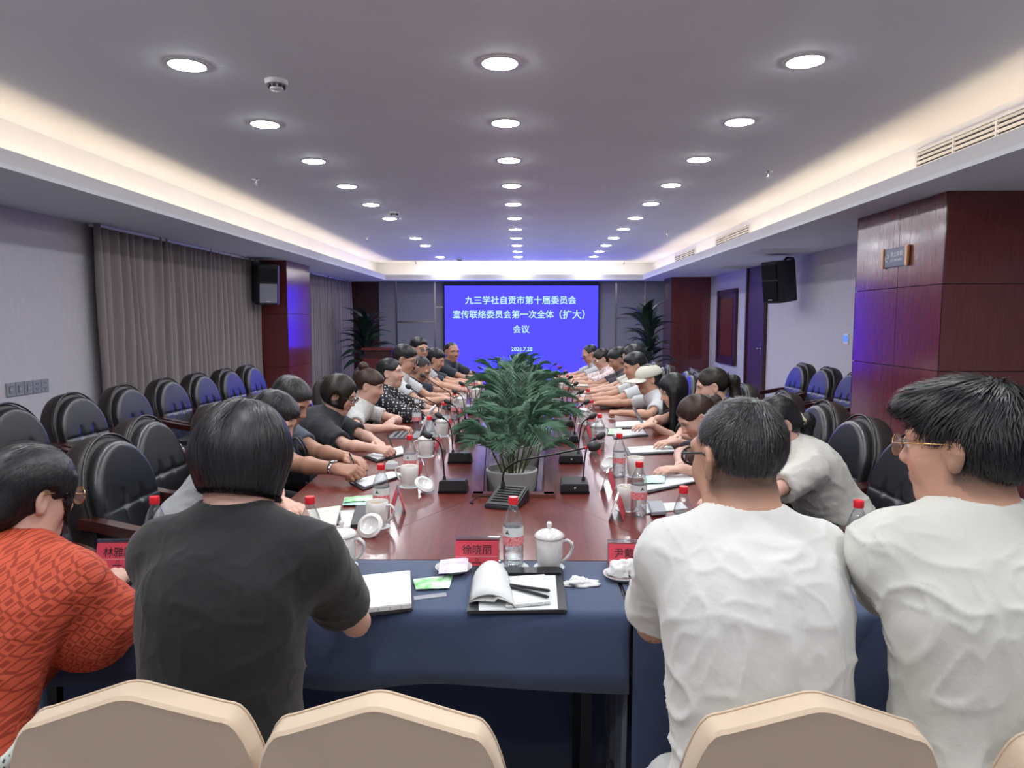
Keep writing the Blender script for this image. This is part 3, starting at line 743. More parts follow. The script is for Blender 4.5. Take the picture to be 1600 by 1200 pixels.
def palm(x, y, h, nf, spread, label, seed):
    r = random.Random(seed); t = thing('potted_palm', label, 'plant', (x, y, PZ), 0)
    MB().lathe([(.085, 0), (.10, .10), (.118, .30), (.124, .40), (.128, .44), (.118, .445), (.114, .42)], 28).build('pot', 'potgrey', t, 'auto')
    MB().lathe([(.0, .405), (.113, .41)], 20, cap=False).build('soil', 'soil', t)
    zt = h - PZ
    for i in range(nf):
        a = r.uniform(0, 2*math.pi); q = r.random(); rr = .05*r.random()
        zb = .42 + (zt - .52)*(.18 + .70*q)
        st = MB().tube([(rr*math.cos(a), rr*math.sin(a), .40), (rr*1.5*math.cos(a), rr*1.5*math.sin(a), (zb + .4)/2), (rr*2.2*math.cos(a), rr*2.2*math.sin(a), zb)], .0035, 5).build('stem', 'stem', t)
        f = bpy.data.objects.new('frond', r.choice(FR_)); col.objects.link(f); f.parent = t
        f.location = (rr*2.2*math.cos(a), rr*2.2*math.sin(a), zb)
        tilt = r.uniform(.0, .6) + .65*q*r.random() + (.3 if q > .8 else 0); sc = spread*r.uniform(.7, 1.1)*(1.05 - .2*q)
        f.rotation_euler = Euler((tilt, 0, a - math.pi/2 + r.uniform(-.4, .4)), 'XYZ'); f.scale = (sc, sc, sc)
pl = [(-.06, 3.42, 1.02, 30, .84, 'potted palm in a grey pot at the near end of the table trough'), (-.03, 4.15, 1.10, 28, .95, 'bushy potted palm second along the table trough'),
      (-.06, 4.95, 1.12, 28, .98, 'bushy potted palm at the middle of the table trough'), (-.02, 5.8, 1.12, 28, .9, 'potted palm just past the middle of the table trough'),
      (-.05, 6.8, 1.08, 24, .9, 'potted palm towards the screen end of the trough'), (-.03, 7.9, 1.02, 20, .85, 'potted palm last in the trough before the screen')]
for i, (x, y, h, nf, sp, lb) in enumerate(pl): palm(x, y, h, nf, sp, lb, 11 + i)
def broad(x, y, h, label, seed, nl=44):
    r = random.Random(seed); t = thing('potted_broadleaf_plant', label, 'plant', (x, y, 0))
    MB().lathe([(.15, 0), (.18, .2), (.21, .42), (.215, .46), (.195, .46), (.19, .42)], 24).build('pot', 'potgrey', t, 'auto')
    MB().lathe([(0, .41), (.19, .42)], 18, cap=False).build('soil', 'soil', t)
    MB().tube([(0, 0, .4), (.01, .0, (h + .4)/2), (0, .02, h - .3)], .022, 8).build('stem', 'stem', t)
    V = []; F = []; n_ = 9
    for i in range(n_ + 1):
        u = i/n_; w_ = .075*math.sin(math.pi*min(u*1.02, 1))**.8; y_ = .62*u; z_ = .16*math.sin(u*2.4) - .14*u*u
        V += [(-w_, y_, z_ + .018*(w_/.055)), (0, y_, z_), (w_, y_, z_ + .018*(w_/.055))]
    for i in range(n_):
        for k in (0, 1): F.append((3*i + k, 3*i + k + 1, 3*i + 4 + k, 3*i + 3 + k))
    if not hasattr(broad, 'm'):
        mb = MB(); mb.add(V, F); o = mb.build('leaf', 'leafdark', None, True); broad.m = o.data; bpy.data.objects.remove(o)
    for i in range(nl):
        q = i/nl; f = bpy.data.objects.new('leaf', broad.m); col.objects.link(f); f.parent = t
        f.location = (0, .02*q, .55 + (h - .85)*q); s = r.uniform(.8, 1.25)
        f.rotation_euler = (r.uniform(-.1, .5) + .75*q, r.uniform(-.25, .25), i*2.4 + r.uniform(-.3, .3)); f.scale = (s, s, s)
p = py_(572, 545, 14.6); broad(p.x, 14.6, 1.62, 'dark leafy potted plant in the corner by the far curtain', 3)
p = py_(1014, 540, 13.6); broad(p.x, 13.6, 1.72, 'dark leafy potted plant in front of the corner pillar by the screen', 4, 50)
# lectern near the far curtain
p = py_(602, 560, 13.2); t = thing('lectern', 'reddish brown wooden lectern standing behind the seated men near the curtain', 'lectern', (p.x - .1, 13.2, 0))
MB().box((-.26, -.2, 0), (.26, .2, .95)).build('body', 'darkwood', t, bevel=.01); MB().box((-.3, -.24, .95), (.3, .24, 1.0), None).build('top_board', 'redwood', t, bevel=.006)
MB().box((-.27, -.215, .2), (.27, -.2, .8)).build('front_panel', 'redwood', t, bevel=.006)
# ------------------------------------------------------------------ people
def RX(a): c, s = math.cos(R(a)), math.sin(R(a)); return np.array(((1,0,0),(0,c,-s),(0,s,c)))
def RY(a): c, s = math.cos(R(a)), math.sin(R(a)); return np.array(((c,0,s),(0,1,0),(-s,0,c)))
def RZ(a): c, s = math.cos(R(a)), math.sin(R(a)); return np.array(((c,-s,0),(s,c,0),(0,0,1)))
def nrm(v): v = np.array(v, float); return v / (np.linalg.norm(v) + 1e-9)
def frame(y, up):       # columns x,y,z with y kept
    y = nrm(y); x = nrm(np.cross(y, up)); z = np.cross(x, y); return np.stack([x, y, z], 1)
HIPZ = .590
def posture(P):
    """local joints from the head's place: the lower the head, the further the torso leans"""
    hw = P['head']; f = P['face']; sex = P.get('sex', 'm'); L = (.52 if sex == 'm' else .485) * P.get('sc', 1)
    yaw, pit, rol = P.get('look', (0, 0, 0)); Rh = RZ(yaw) @ RX(-pit) @ RY(rol)
    nv = RZ(yaw*.3) @ RX(-pit*.55 - 8) @ np.array((0, -.005, -.142)); nbz = hw[2] + nv[2]; v = nbz - HIPZ
    L = max(P.get('L', L), v + .01); d = math.sqrt(L*L - v*v)
    # local: hip at the origin column, forward +y
    nb = np.array((0, d, nbz)); hc = nb - nv
    rz = f - 90; base = np.array(hw[:2]) - (RZ(rz) @ hc)[:2]
    return dict(nb=nb, hc=hc, Rh=Rh, rz=rz, base=base, d=d, L=L)
def ik(S, W, l1, l2, pole):
    D = W - S; a = np.linalg.norm(D)
    if a > .985*(l1 + l2): W = S + D/a*.985*(l1 + l2); D = W - S; a = np.linalg.norm(D)
    u = D/a; x = (l1*l1 - l2*l2 + a*a)/(2*a); h = math.sqrt(max(l1*l1 - x*x, 0)); p = nrm(pole - u*(pole @ u)); return S + u*x + p*h, W
SKIN = {'m': lin('c4957e')[:3], 'f': lin('cfa493')[:3], 'd': lin('b0836d')[:3]}
mat('skin', 'd0a48c', .48, attr='col', sub=.06, bump=.05, bscale=260, spec=.4)
def hairmat(n_, c, v): return mat(n_, c, .42, spec=.45, var=1, vscale=170, stretch=(1, 1, .05), vcol=v)  # lighter second tone paints strand sheen into the hair colour as fine streaks
hairmat('hairblack', '111013', '28272b'); hairmat('hairdark', '181311', '30271f'); hairmat('hairbrown', '281813', '4a3228'); hairmat('hairgrey', '161517', '3c3b3d')
def head_sdf(s, F, sc, sex, ear=True):
    q = lambda *v: tuple(sc*x for x in v)
    s.ell(q(0, -.012, .03), q(.0765, .096, .086), .02, F=F)
    s.ell(q(0, .022, -.032), q(.061, .068, .084), .035, F=F)
    s.ell(q(0, .055, -.09), q(.030, .027, .024), .035, F=F)
    for x in (-1, 1):
        s.ell(q(x*.037, .052, -.028), q(.026, .028, .028), .03, F=F)
        s.ell(q(x*.05, .0, -.07), q(.016, .035, .03), .03, F=F)
    s.cone(q(-.045, .075, .028), q(.045, .075, .028), .011*sc, .011*sc, .02, F=F)
    for x in (-1, 1): s.ell(q(x*.032, .098, .006), q(.017, .015, .011), .012, 's', F)
    for x in (-1, 1): s.ell(q(x*.031, .075, .005), q(.015, .0135, .0105), .004, F=F)
    s.cone(q(0, .083, .016), q(0, .104, -.024), .0075*sc, .0115*sc, .016, F=F)
    for x in (-1, 1): s.ell(q(x*.012, .094, -.028), q(.009, .010, .008), .01, F=F)
    s.cone(q(-.017, .086, -.055), q(.017, .086, -.055), .0055*sc, .0055*sc, .010, F=F); s.cone(q(-.013, .085, -.064), q(.013, .085, -.064), .0065*sc, .0065*sc, .008, F=F)
    if ear:
        for x in (-1, 1):
            E = (F[0] @ RZ(x*22), F[1] + F[0] @ (sc*np.array((x*.0775, -.008, -.002))))
            s.ell((0, 0, 0), (.0075*sc, .019*sc, .031*sc), .006, F=E); s.ell((x*.008*sc, .004*sc, .003*sc), (.0062*sc, .0105*sc, .018*sc), .005, 's', E)
            s.ell((0, .002*sc, -.025*sc), (.0065*sc, .010*sc, .010*sc), .008, F=E)
def hand_sdf(s, W, H, side, pose, sc):
    """W wrist, H frame (x lateral right, y fingers, z back of hand), side +1 left hand (thumb at +x)"""
    F = (H, W); t = side; q = lambda x, y, z: (t*x*sc, y*sc, z*sc)
    C = {'rest': ((10, 20, 14), (12, 22, 14), (15, 24, 15), (18, 26, 15)), 'pen': ((48, 62, 30), (58, 78, 38), (66, 84, 40), (70, 86, 42)),
         'fist': ((70, 85, 45), (72, 88, 45), (74, 88, 45), (74, 86, 45)), 'type': ((12, 40, 25), (14, 42, 25), (16, 42, 25), (16, 40, 25)), 'flat': ((6, 8, 6), (6, 8, 6), (7, 9, 6), (8, 10, 8))}[pose]
    kn = [(.027, .086), (.009, .090), (-.0095, .086), (-.027, .076)]; ln = [(.041, .025, .02), (.045, .028, .021), (.041, .026, .02), (.032, .021, .018)]
    for (x, y), l3, c3 in zip(kn, ln, C):
        s.cone(q(x*.55, .0, -.002), q(x, y, 0), .0145*sc, .0108*sc, .014, F=F)
        p = np.array(q(x, y, 0)); a = 0; dx = t*x*.35
        for i, (l, c) in enumerate(zip(l3, c3)):
            a += c; e = p + sc*l*np.array((dx*1.2 if i == 0 else dx*.3, math.cos(R(a)), -math.sin(R(a)))); r0 = (.0096, .0088, .008)[i]*sc
            s.cone(p, e, r0, r0*.92, .004, F=F); p = e
    th = [q(.020, .022, -.008), q(.038, .050, -.022), q(.032, .074, -.036), q(.018, .088, -.042)] if pose in ('pen', 'fist') else [q(.020, .020, -.006), q(.040, .044, -.011), q(.047, .068, -.014), q(.046, .088, -.017)]
    for i in range(3): s.cone(th[i], th[i+1], (.0135, .0112, .0098)[i]*sc, (.0112, .0098, .0080)[i]*sc, .008, F=F)
def hair_sdf(style, F, sc, g):
    s = SDF(); q = lambda *v: tuple(sc*x for x in v); k = style
    tie = None
    if k in ('short', 'crop', 'full'):
        a = .0785 if k == 'crop' else .082
        s.ell(q(0, -.018, .034), q(a, .096 if k == 'crop' else .101, .087 if k == 'crop' else .093), .02, F=F)
        if k != 'crop': s.ell(q(0, -.004, .078), q(.072, .092, .052 if k == 'full' else .042), .03, F=F)
        if k == 'full': s.ell(q(0, -.07, .03), q(.074, .058, .075), .03, F=F); s.ell(q(0, .07, .078), q(.058, .042, .032), .03, F=F)
        s.ell(q(0, .112, -.022), q(.074, .068, .100), .012, 's', F); s.box(q(0, .075, -.09), q(.12, .072, .105), .02, .02, 's', F)
        for x in (-1, 1): s.ell(q(x*.088, .0, -.008), q(.022, .028, .038), .012, 's', F)
        s.box(q(0, -.05, -.165), q(.15, .15, .1 if k != 'crop' else .115), .02, .03, 's', F)
    elif k in ('bob', 'bobshort'):
        lo = -.086 if k == 'bob' else -.078
        s.ell(q(0, -.016, .032), q(.091, .109, .101), .02, F=F)
        e = sc*np.array((0, -.018, .0)) + g*(-lo*sc*1.1); s.cone(q(0, -.016, .0), e, .091*sc, .076*sc, .04, F=F, sc=(1.03, 1.12, 1))
        s.ell(q(0, .122, -.03), q(.070, .078, .112 if k == 'bob' else .118), .012, 's', F)
        c = g*(.1 + abs(lo))*sc; Fg = (F[0] @ frame((0, 1, 0), -g), F[1]); cc = np.linalg.inv(frame((0, 1, 0), -g)) @ (g*sc*(abs(lo) + .12)); s.box(cc, (.25, .25, .12*sc), .02, .012, 's', Fg)
        s.cone(q(0, .012, -.08), sc*np.array((0, .01, -.08)) + g*.14, .066*sc, .066*sc, .012, 's', F)
        if k == 'bobshort':
            for x in (-1, 1): s.ell(q(x*.088, .008, -.008), q(.02, .03, .04), .012, 's', F)
    elif k == 'long':
        s.ell(q(0, -.012, .034), q(.088, .110, .098), .02, F=F)
        p = np.array(q(0, -.035, .0)); e = p + g*.30 + np.array((0, -.03, 0)); s.cone(p, e, .088*sc, .075*sc, .03, F=F, sc=(1.05, .8, 1))
        for x in (-1, 1):
            p = np.array(q(x*.066, .02, .0)); s.cone(p, p + g*.26 + np.array((x*.02, .01, 0)), .034*sc, .026*sc, .03, F=F)
        s.ell(q(0, .118, -.03), q(.062, .075, .115), .012, 's', F); s.cone(q(0, .012, -.07), sc*np.array((0, .01, -.07)) + g*.1, .058*sc, .058*sc, .012, 's', F)
    else:   # tied back styles
        s.ell(q(0, -.012, .032), q(.083, .107, .094), .02, F=F)
        if k == 'low': s.ell(q(0, -.05, -.02), q(.075, .066, .075), .03, F=F)
        if k == 'lowbun': s.ell(q(0, -.005, .04), q(.089, .100, .082), .03, F=F)
        if k == 'lowbun': s.ell(q(0, .122, -.035), q(.072, .066, .092), .012, 's', F); s.box(q(0, .085, -.105), q(.12, .075, .105), .02, .02, 's', F)
        else: s.ell(q(0, .112, -.02), q(.074, .070, .102 if k != 'bun' else .088), .012, 's', F); s.box(q(0, .075, -.09), q(.12, .075, .105), .02, .02, 's', F)
        for x in (-1, 1): s.ell(q(x*.088, .0, -.004), q(.022, .025, .034), .012, 's', F)
        s.box(q(0, -.05, -.175), q(.15, .15, .1), .02, .03, 's', F)
        if k == 'pony':
            tie = np.array(q(0, -.112, .035)); p1 = tie + sc*np.array((0, -.045, .0)) + g*.03; p2 = p1 + g*.10 + sc*np.array((0, -.012, 0)); p3 = p2 + g*.11
            s.cone(tie, p1, .02*sc, .034*sc, .01, F=F); s.cone(p1, p2, .034*sc, .036*sc, .02, F=F); s.cone(p2, p3, .036*sc, .012*sc, .02, F=F)
        if k == 'low':
            tie = np.array(q(0, -.118, -.045)); p1 = tie + sc*np.array((0, -.04, 0)) + g*.03; p2 = p1 + g*.15
            s.cone(tie, p1, .022*sc, .034*sc, .01, F=F); s.cone(p1, p2, .034*sc, .016*sc, .02, F=F)
        if k == 'lowbun':
            for x in (-1, 1): s.cone(q(x*.062, .066, .05), q(x*.071, .060, -.01), .011*sc, .008*sc, .012, F=F); s.cone(q(x*.071, .060, -.01), q(x*.066, .066, -.065), .007*sc, .0035*sc, .008, F=F)
            tie = np.array(q(0, -.125, -.055)); s.ell(tie + sc*np.array((0, -.015, 0)), q(.052, .046, .05), .02, F=F); s.ell(q(0, -.07, -.03), q(.07, .05, .06), .03, F=F)
        if k == 'bun': tie = np.array(q(0, -.07, .105)); s.ell(tie + sc*np.array((0, -.008, .02)), q(.040, .038, .032), .012, F=F); s.ell(q(0, .055, .06), q(.062, .04, .03), .02, F=F)
    return s, tie
def strands(S, V, N, F, n_, length, style, tie, sc, lift, seed, w_=.0010, seg=7):
    r = np.random.default_rng(seed); Rm, o = F
    i = r.integers(0, len(V), n_); p = V[i].copy(); L = length*r.uniform(.55, 1.15, n_); lf = lift*r.uniform(.2, 1, n_)
    crown = np.array((0.012, -.045, .125))*sc; out = []
    nn = N[i]
    for k in range(seg + 1):
        g_ = S.grad(p); l = (p - o) @ Rm
        if tie is not None and style not in ('short', 'crop', 'full'):
            d = tie - l; ft = np.linalg.norm(d, axis=1) < .05; d = nrm_rows(d); d[ft] = (0, -.2, -1)
        else:
            h = l - crown; d = nrm_rows(np.stack([h[:,0], h[:,1], np.minimum(h[:,2], 0)*1.2 - .02], 1))
            if style in ('bob', 'bobshort', 'long'): d = nrm_rows(d*.5 + np.array((0, 0, -1.0)))
            if style in ('short', 'full', 'crop'): d = nrm_rows(d + np.array((0, .35, 0))*(l[:, 2:3] > .05*sc))
        if k == 0: jit = r.normal(0, .12, (n_, 3))
        d = (d + jit) @ Rm.T; t = nrm_rows(d - g_*np.sum(d*g_, 1, keepdims=True))
        sd = nrm_rows(np.cross(t, g_)); dist = S.at(p)
        p = p - g_*dist[:,None]*(0 if style in ('short', 'full', 'crop') else .7)
        off = lf*(k/seg if style in ('short', 'full', 'crop') else .35 + .3*math.sin(k*.9)); ww = w_*(1 - .75*(k/seg)**2)
        c = p + g_*off[:,None]; out.append((c - sd*ww, c + sd*ww)); p = p + t*(L/seg)[:,None]
    A = np.stack([np.stack(x, 1) for x in out], 1)         # n, seg+1, 2, 3
    VV = A.reshape(-1, 3); b = np.arange(n_)[:,None]*(seg+1)*2 + np.arange(seg)[None,:]*2
    b = b.ravel(); FF = np.stack([b, b+1, b+3, b+2], 1); return VV, FF
def nrm_rows(v): return v / (np.linalg.norm(v, axis=1, keepdims=True) + 1e-9)
def shirt_mat(name, c, **k): return mat(name, c, k.pop('rough', .85), bump=k.pop('bump', .25), bscale=k.pop('bscale', 22), sheen=.15, **k)
def person(P):
    if P.get('row'): P['hands'] = sorted(P['hands'], key=lambda h: h[1], reverse=(P['row'] == 'L'))
    J = posture(P); sex = P.get('sex', 'm'); sc = P.get('sc', 1.0 if sex == 'm' else .95); hs = sc*P.get('hs', 1.0)
    nb, hc, Rh = J['nb'], J['hc'], J['Rh']; res = P.get('res', .005); seed = P.get('seed', 1)
    Rw = RZ(J['rz']); toL = lambda w: Rw.T @ (np.array(w, float) - np.array((J['base'][0], J['base'][1], 0)))
    hip = np.array((0, 0, HIPZ)); sp = nrm(nb - hip); bk = np.array((0, -sp[2], sp[1]))
    waist = hip + (nb - hip)*.36 + bk*.015; chest = hip + (nb - hip)*.70 + bk*.03
    tw = RZ(P.get('twist', 0))
    zc_ = nrm(nb - waist); xc = tw @ np.array((1., 0, 0)); xc = nrm(xc - zc_*(xc @ zc_)); yc = np.cross(zc_, xc); C3 = np.stack([xc, yc, zc_], 1)
    sw = (.172 if sex == 'm' else .150)*sc*P.get('sw', 1); ww = P.get('girth', 1.0)
    Sh = {s: nb + C3 @ np.array((s*sw, .022, -.052)) for s in (-1, 1)}
    FH = (Rh, hc); l1, l2 = .285*sc, .25*sc
    arms = {}
    for s in (1, -1):
        W = toL(P['hands'][0 if s < 0 else 1][:3]); W = W + np.array((0, 0, .0))
        pose = P['hands'][0 if s < 0 else 1][3]; best = None
        for po in (P.get('pole', .5), .8, 1.3, 2.2, 4):
            E, W2 = ik(Sh[s], W, l1, l2, nrm((s*po, P.get('back', -.25), -1.0)))
            ew = Rw @ E; over = abs(ew[0] + J['base'][0] - TC) < hwo(ew[1] + J['base'][1]) + .05 and ew[1] + J['base'][1] > 2.15 or (1.70 < ew[1] + J['base'][1] <= 2.15)
            best = (E, W2)
            if not over or E[2] > TZ + .05: break
        E, W2 = best
        if over and E[2] < TZ + .05: E = E + np.array((0, 0, TZ + .05 - E[2]))
        if P.get('elbow', {}).get(s) is not None: E = toL(P['elbow'][s]); W2 = W
        arms[s] = (E, W2, pose)
    body = SDF()
    T_ = lambda r, e=0: tuple((x*sc + e) for x in r)
    CF = (C3, chest); WF = (frame((0, 1, 0), (0, 0, 1)), waist)
    sexm = sex == 'm'
    def torso(s, e, low=True):
        s.ell((0, 0, 0), T_((.160*ww if sexm else .165*ww, .118*ww, .115), e), .05, F=(I3, hip + np.array((0, .0, .02))))
        s.ell((0, .008, 0), T_((.150*ww if sexm else .132*ww, .112*ww, .15), e), .08, F=(C3, waist))
        s.ell((0, 0, 0), T_((.165*ww if sexm else .145*ww, .112, .155), e), .08, F=CF)
        s.cone(Sh[-1]*.92 + nb*.08 - zc_*.01, Sh[1]*.92 + nb*.08 - zc_*.01, (.052*sc + e), (.052*sc + e), .06)
        s.cone(nb - zc_*.04, nb + zc_*.005, .068*sc + e*.5, .058*sc + e*.3, .06)
        for x in (-1, 1): s.cone(nb + C3 @ np.array((x*.035, -.005, .0)), nb*.35 + Sh[x]*.65, .040*sc + e*.6, .036*sc + e, .06)
        if not sexm:
            for x in (-1, 1): s.ell((x*.065*sc, .085*sc, -.01), T_((.055, .05, .055), e*.6), .04, F=CF)
    torso(body, 0)
    hb = hc + Rh @ np.array((0, -.022, -.062))*hs
    nr = (.056 if sexm else .047)*sc
    body.cone(nb - zc_*.02, hb, nr*1.06, nr, .035)
    head_sdf(body, FH, hs, sex)
    for s in (-1, 1):
        E, W, pose = arms[s]; ar = (1.0 if sexm else .86)*sc
        body.ell(Sh[s], (.056*ar,)*3, .03); body.cone(Sh[s], E, .047*ar, .039*ar, .03)
        mid = E + (W - E)*.3; body.cone(E, mid, .037*ar, .040*ar, .02); body.cone(mid, W, .040*ar, .0265*ar, .02)
        u = nrm(W - E); fl = nrm((u[0], u[1], min(u[2]*.4, .0) if pose != 'up' else u[2])); Hf = frame(fl + np.array((P.get('wrist', 0)*-s, 0, 0)), np.array((0, 0, 1.)))
        rl = {'pen': 38, 'fist': 20, 'flat': 0, 'rest': 8, 'type': 0}[pose]; Hf = Hf @ RY(rl * s)
        hand_sdf(body, W, Hf, s*-1, pose, ar*1.0)
    kx, ky = P.get('knee', (.115, .40)); leg = SDF()
    def legs(sd, e):
        for s in (-1, 1):
            sd.cone((s*.085, .02, HIPZ - .01), (s*kx, ky, .50), .080*sc + e, .058*sc + e, .03); sd.cone((s*kx, ky, .50), (s*kx, ky - .03, .09), .054*sc + e, .040*sc + e, .02)
    legs(body, 0)
    for s in (-1, 1): body.cone((s*kx, ky - .04, .065), (s*(kx + .02), ky + .13, .04), .038, .028, .02)
    V, Fc = body.mesh(res)
    l = (V - hc) @ Rh; keep = (np.linalg.norm(l, axis=1) < .17)
    for s in (-1, 1): keep |= np.linalg.norm(V - arms[s][1], axis=1) < .21
    V, Fc = cluster(V, Fc, max(.013, res*2.4), keep)
    me = npmesh('person', V, Fc)
    # skin colours: lips, brows, eyes, warmth
    l = ((V - hc) @ Rh) / hs; base = np.array(SKIN[P.get('skin', sex)]); Cc = np.tile(base, (len(V), 1)); x, y, z = np.abs(l[:,0]), l[:,1], l[:,2]
    nz = noise3(V, 22)[:,None]; Cc *= 1 + .05*nz
    inh = np.linalg.norm(l, axis=1) < .16
    def paint(m, c, a): Cc[m] = Cc[m]*(1 - a) + np.array(c)*a
    warm = inh & (y > .04) & (((x - .04)**2 + (z + .03)**2 < .0006) | ((x < .012) & (z < -.005) & (z > -.036)))
    paint(warm, base*np.array((1.05, .82, .78)), .5)
    paint(inh & (y > .07) & (x < .024) & (np.abs(z + .060) < .0085), lin('b0605c')[:3], .75)
    paint(inh & (y > .055) & (x > .012) & (x < .052) & (np.abs(z - .0285 + .12*np.maximum(x - .035, 0)) < .0055), lin('2a201c')[:3], .8 if sexm else .65)
    ex = (x - .031)/.0145; ez = (z - .005)/.0062
    paint(inh & (y > .06) & (ex**2 + ez**2 < 1.0), lin('d8cfc9')[:3], .85)
    paint(inh & (y > .06) & ((x - .031)**2 + (z - .005)**2 < .0060**2), lin('1c1512')[:3], .95)
    paint(inh & (y > .06) & (ex**2 < 1.1) & (np.abs(z - .0115) < .0026), lin('2a1c18')[:3], .8)
    if P['hair'] in ('crop', 'short', 'full'):
        fd = np.clip((z + .088)/.04, 0, 1)*np.clip((-y + .015)/.02, 0, 1)*np.clip((x < .073) + .4, 0, 1)*.8; fd = np.where(inh & (z < .0), fd, 0)[:,None]; Cc = Cc*(1 - fd) + np.array(lin('2a2624')[:3])*fd
    paint(inh & (z < -.02) & (y > .035) & (x < .05) & (z < -.045) & sexm, base*np.array((.86, .86, .88)), .35)
    at = me.color_attributes.new('col', 'FLOAT_COLOR', 'POINT'); at.data.foreach_set('color', np.concatenate([Cc, np.ones((len(V), 1))], 1).astype(np.float32).ravel())
    ob = link('person', me, 'skin', None, True); ob.location = (J['base'][0], J['base'][1], 0); ob.rotation_euler = (0, 0, R(J['rz']))
    tag(ob, P['label'], 'person', P.get('group'))
    # shirt
    fit = P.get('fit', .014); sl = P.get('sleeve', .62); cr = P.get('cres', .009)
    s = SDF(); torso(s, fit)
    ends = []
    for sd in (-1, 1):
        E, W, _ = arms[sd]; A = Sh[sd]; ar = (1.0 if sexm else .86)*sc; xs_ = P.get('slv', 0); droop = np.array((0, 0, -.006 - xs_*.9))
        if sl <= 1: e = A + (E - A)*sl; s.cone(A, e + droop, .052*ar + fit, .043*ar + fit + .010, .03); pts = [(A, e)]
        else:
            e = E + (W - E)*(sl - 1); s.cone(A, E, .052*ar + fit, .041*ar + fit + .004 + xs_*.7, .03); s.cone(E + droop, e + droop, .042*ar + fit + .004 + xs_*.7, .032*ar + fit*.8 + xs_, .03); pts = [(E, e)]
        ends.append((pts[0], ar))
    rc = nr*1.06 + P.get('collar', .006); s.cone(nb - zc_*.04 + C3 @ np.array((0, P.get('neck', .012), 0)), nb + zc_*.006 + C3 @ np.array((0, P.get('neck', .012), 0)), rc + .014, rc + .009, .02)
    for ((a_, e), ar) in ends:
        u = nrm(e - a_); cut = e + u*.058; Fb = (frame(u, np.array((.1, .2, 1.0))), cut); s.box((0, 0, 0), (.085, .058, .085), .004, .004, 's', Fb)
        s.cone(e - u*.05, e + u*.06, .0445*ar, .0425*ar, .004, 's')
    s.cone(nb - zc_*.012 + C3 @ np.array((0, P.get('neck', .012), 0)), nb + (hb - nb)*.55 + zc_*.03, nr*1.06 + P.get('collar', .006), nr*1.08 + .010, .008, 's')
    if P.get('vneck'): s.cone(nb + C3 @ np.array((0, .09, -.02)), nb + C3 @ np.array((0, .12, -.10)), .05, .012, .01, 's')
    V, Fc = s.mesh(cr); N = vnormals(V, Fc)
    amp = P.get('wrinkle', .004); q = V + .05*np.stack([noise3(V + 7, 5), noise3(V + 3, 5), noise3(V + 11, 5)], 1)
    rg = 1 - np.abs(noise3(q*np.array((1, 1, 1.6)) + seed, 9)); rg2 = 1 - np.abs(noise3(q*np.array((1.3, 1, 1)) + seed + 5, 19))
    low = noise3(q + seed, 6); nf = np.clip((np.linalg.norm(V - nb, axis=1) - .085)/.06, 0, 1); V = V + N*nf[:,None]*((rg**6 - .2)*amp*1.3*(.5 + .5*low) + low*amp*.5 + (rg2**7 - .15)*amp*.5)[:,None]
    so_ = link(P.get('topname', 'shirt'), npmesh('shirt', V, Fc), P['top'], ob, True)
    if P.get('shirtlabel'): so_['label'] = P['shirtlabel']
    # collar band of tees
    if P.get('bandtube'):
        rr = nr*1.06 + P.get('collar', .006) + .006; cc = nb + zc_*.010 + C3 @ np.array((0, P.get('neck', .012), 0)); ax = nrm(hb + zc_*.05 - nb); B3 = frame(ax, C3[:,1])
        MB().tube([tuple(cc + B3 @ np.array((rr*1.05*math.cos(a), .0, rr*1.05*math.sin(a)))) for a in np.linspace(0, 2*math.pi, 33)], .0055, 6).build('collar_band', P['top'], so_, True)
    # trousers and shoes
    s = SDF(); s.ell((0, 0, 0), T_((.162*ww, .122*ww, .105), .008), .05, F=(I3, hip + np.array((0, 0, -.005)))); legs(s, .012)
    V, Fc = s.mesh(.016); link('trousers', npmesh('trousers', V, Fc), P.get('legs', 'trouserdark'), ob, True)
    for sx in (-1, 1):
        s = SDF(); s.cone((sx*kx, ky - .06, .05), (sx*(kx + .02), ky + .14, .038), .045, .036, .02); V, Fc = s.mesh(.014); V[:,2] = np.maximum(V[:,2], .004); link('shoe', npmesh('shoe', V, Fc), 'blackplastic', ob, True)
    # hair
    st = P['hair']; g = Rh.T @ np.array((0, 0, -1.0)); hS, tie = hair_sdf(st, FH, hs, g)
    V, Fc = hS.mesh(P.get('hres', .006)); N = vnormals(V, Fc); l = (V - hc) @ Rh
    if tie is None: a = np.arctan2(l[:,0], l[:,1] + .02)*14
    else: d = l - tie; a = np.arctan2(d[:,0], d[:,2] + .3*d[:,1])*16
    V2 = V + N*((noise3(np.stack([a, l[:,2]*4, l[:,1]*4], 1), 1.0)*.0022 + noise3(V, 40)*.0012)*P.get('hrough', 1))[:,None]
    hm = P.get('hairmat', 'hairblack'); ho = link('hair', npmesh('hair', V2, Fc), hm, ob, True)
    ns = P.get('strands', 1100)
    if ns:
        ln = {'short': .022, 'crop': .011, 'full': .04, 'bob': .12, 'bobshort': .10, 'long': .16}.get(st, .08)
        lf = {'short': .008, 'crop': .005, 'full': .014}.get(st, .004)
        VV, FF = strands(hS, V, N, FH, ns, ln, st, tie, hs, lf, seed, P.get('sw_', .0011), 4 if st in ('short', 'crop', 'full') else 7)
        o2 = link('hair_strands', npmesh('hair_strands', VV, FF), hm, ho, True); o2['kind'] = 'stuff'
    TH = Matrix.Translation(Vector(hc)) @ Matrix(Rh.tolist()).to_4x4()
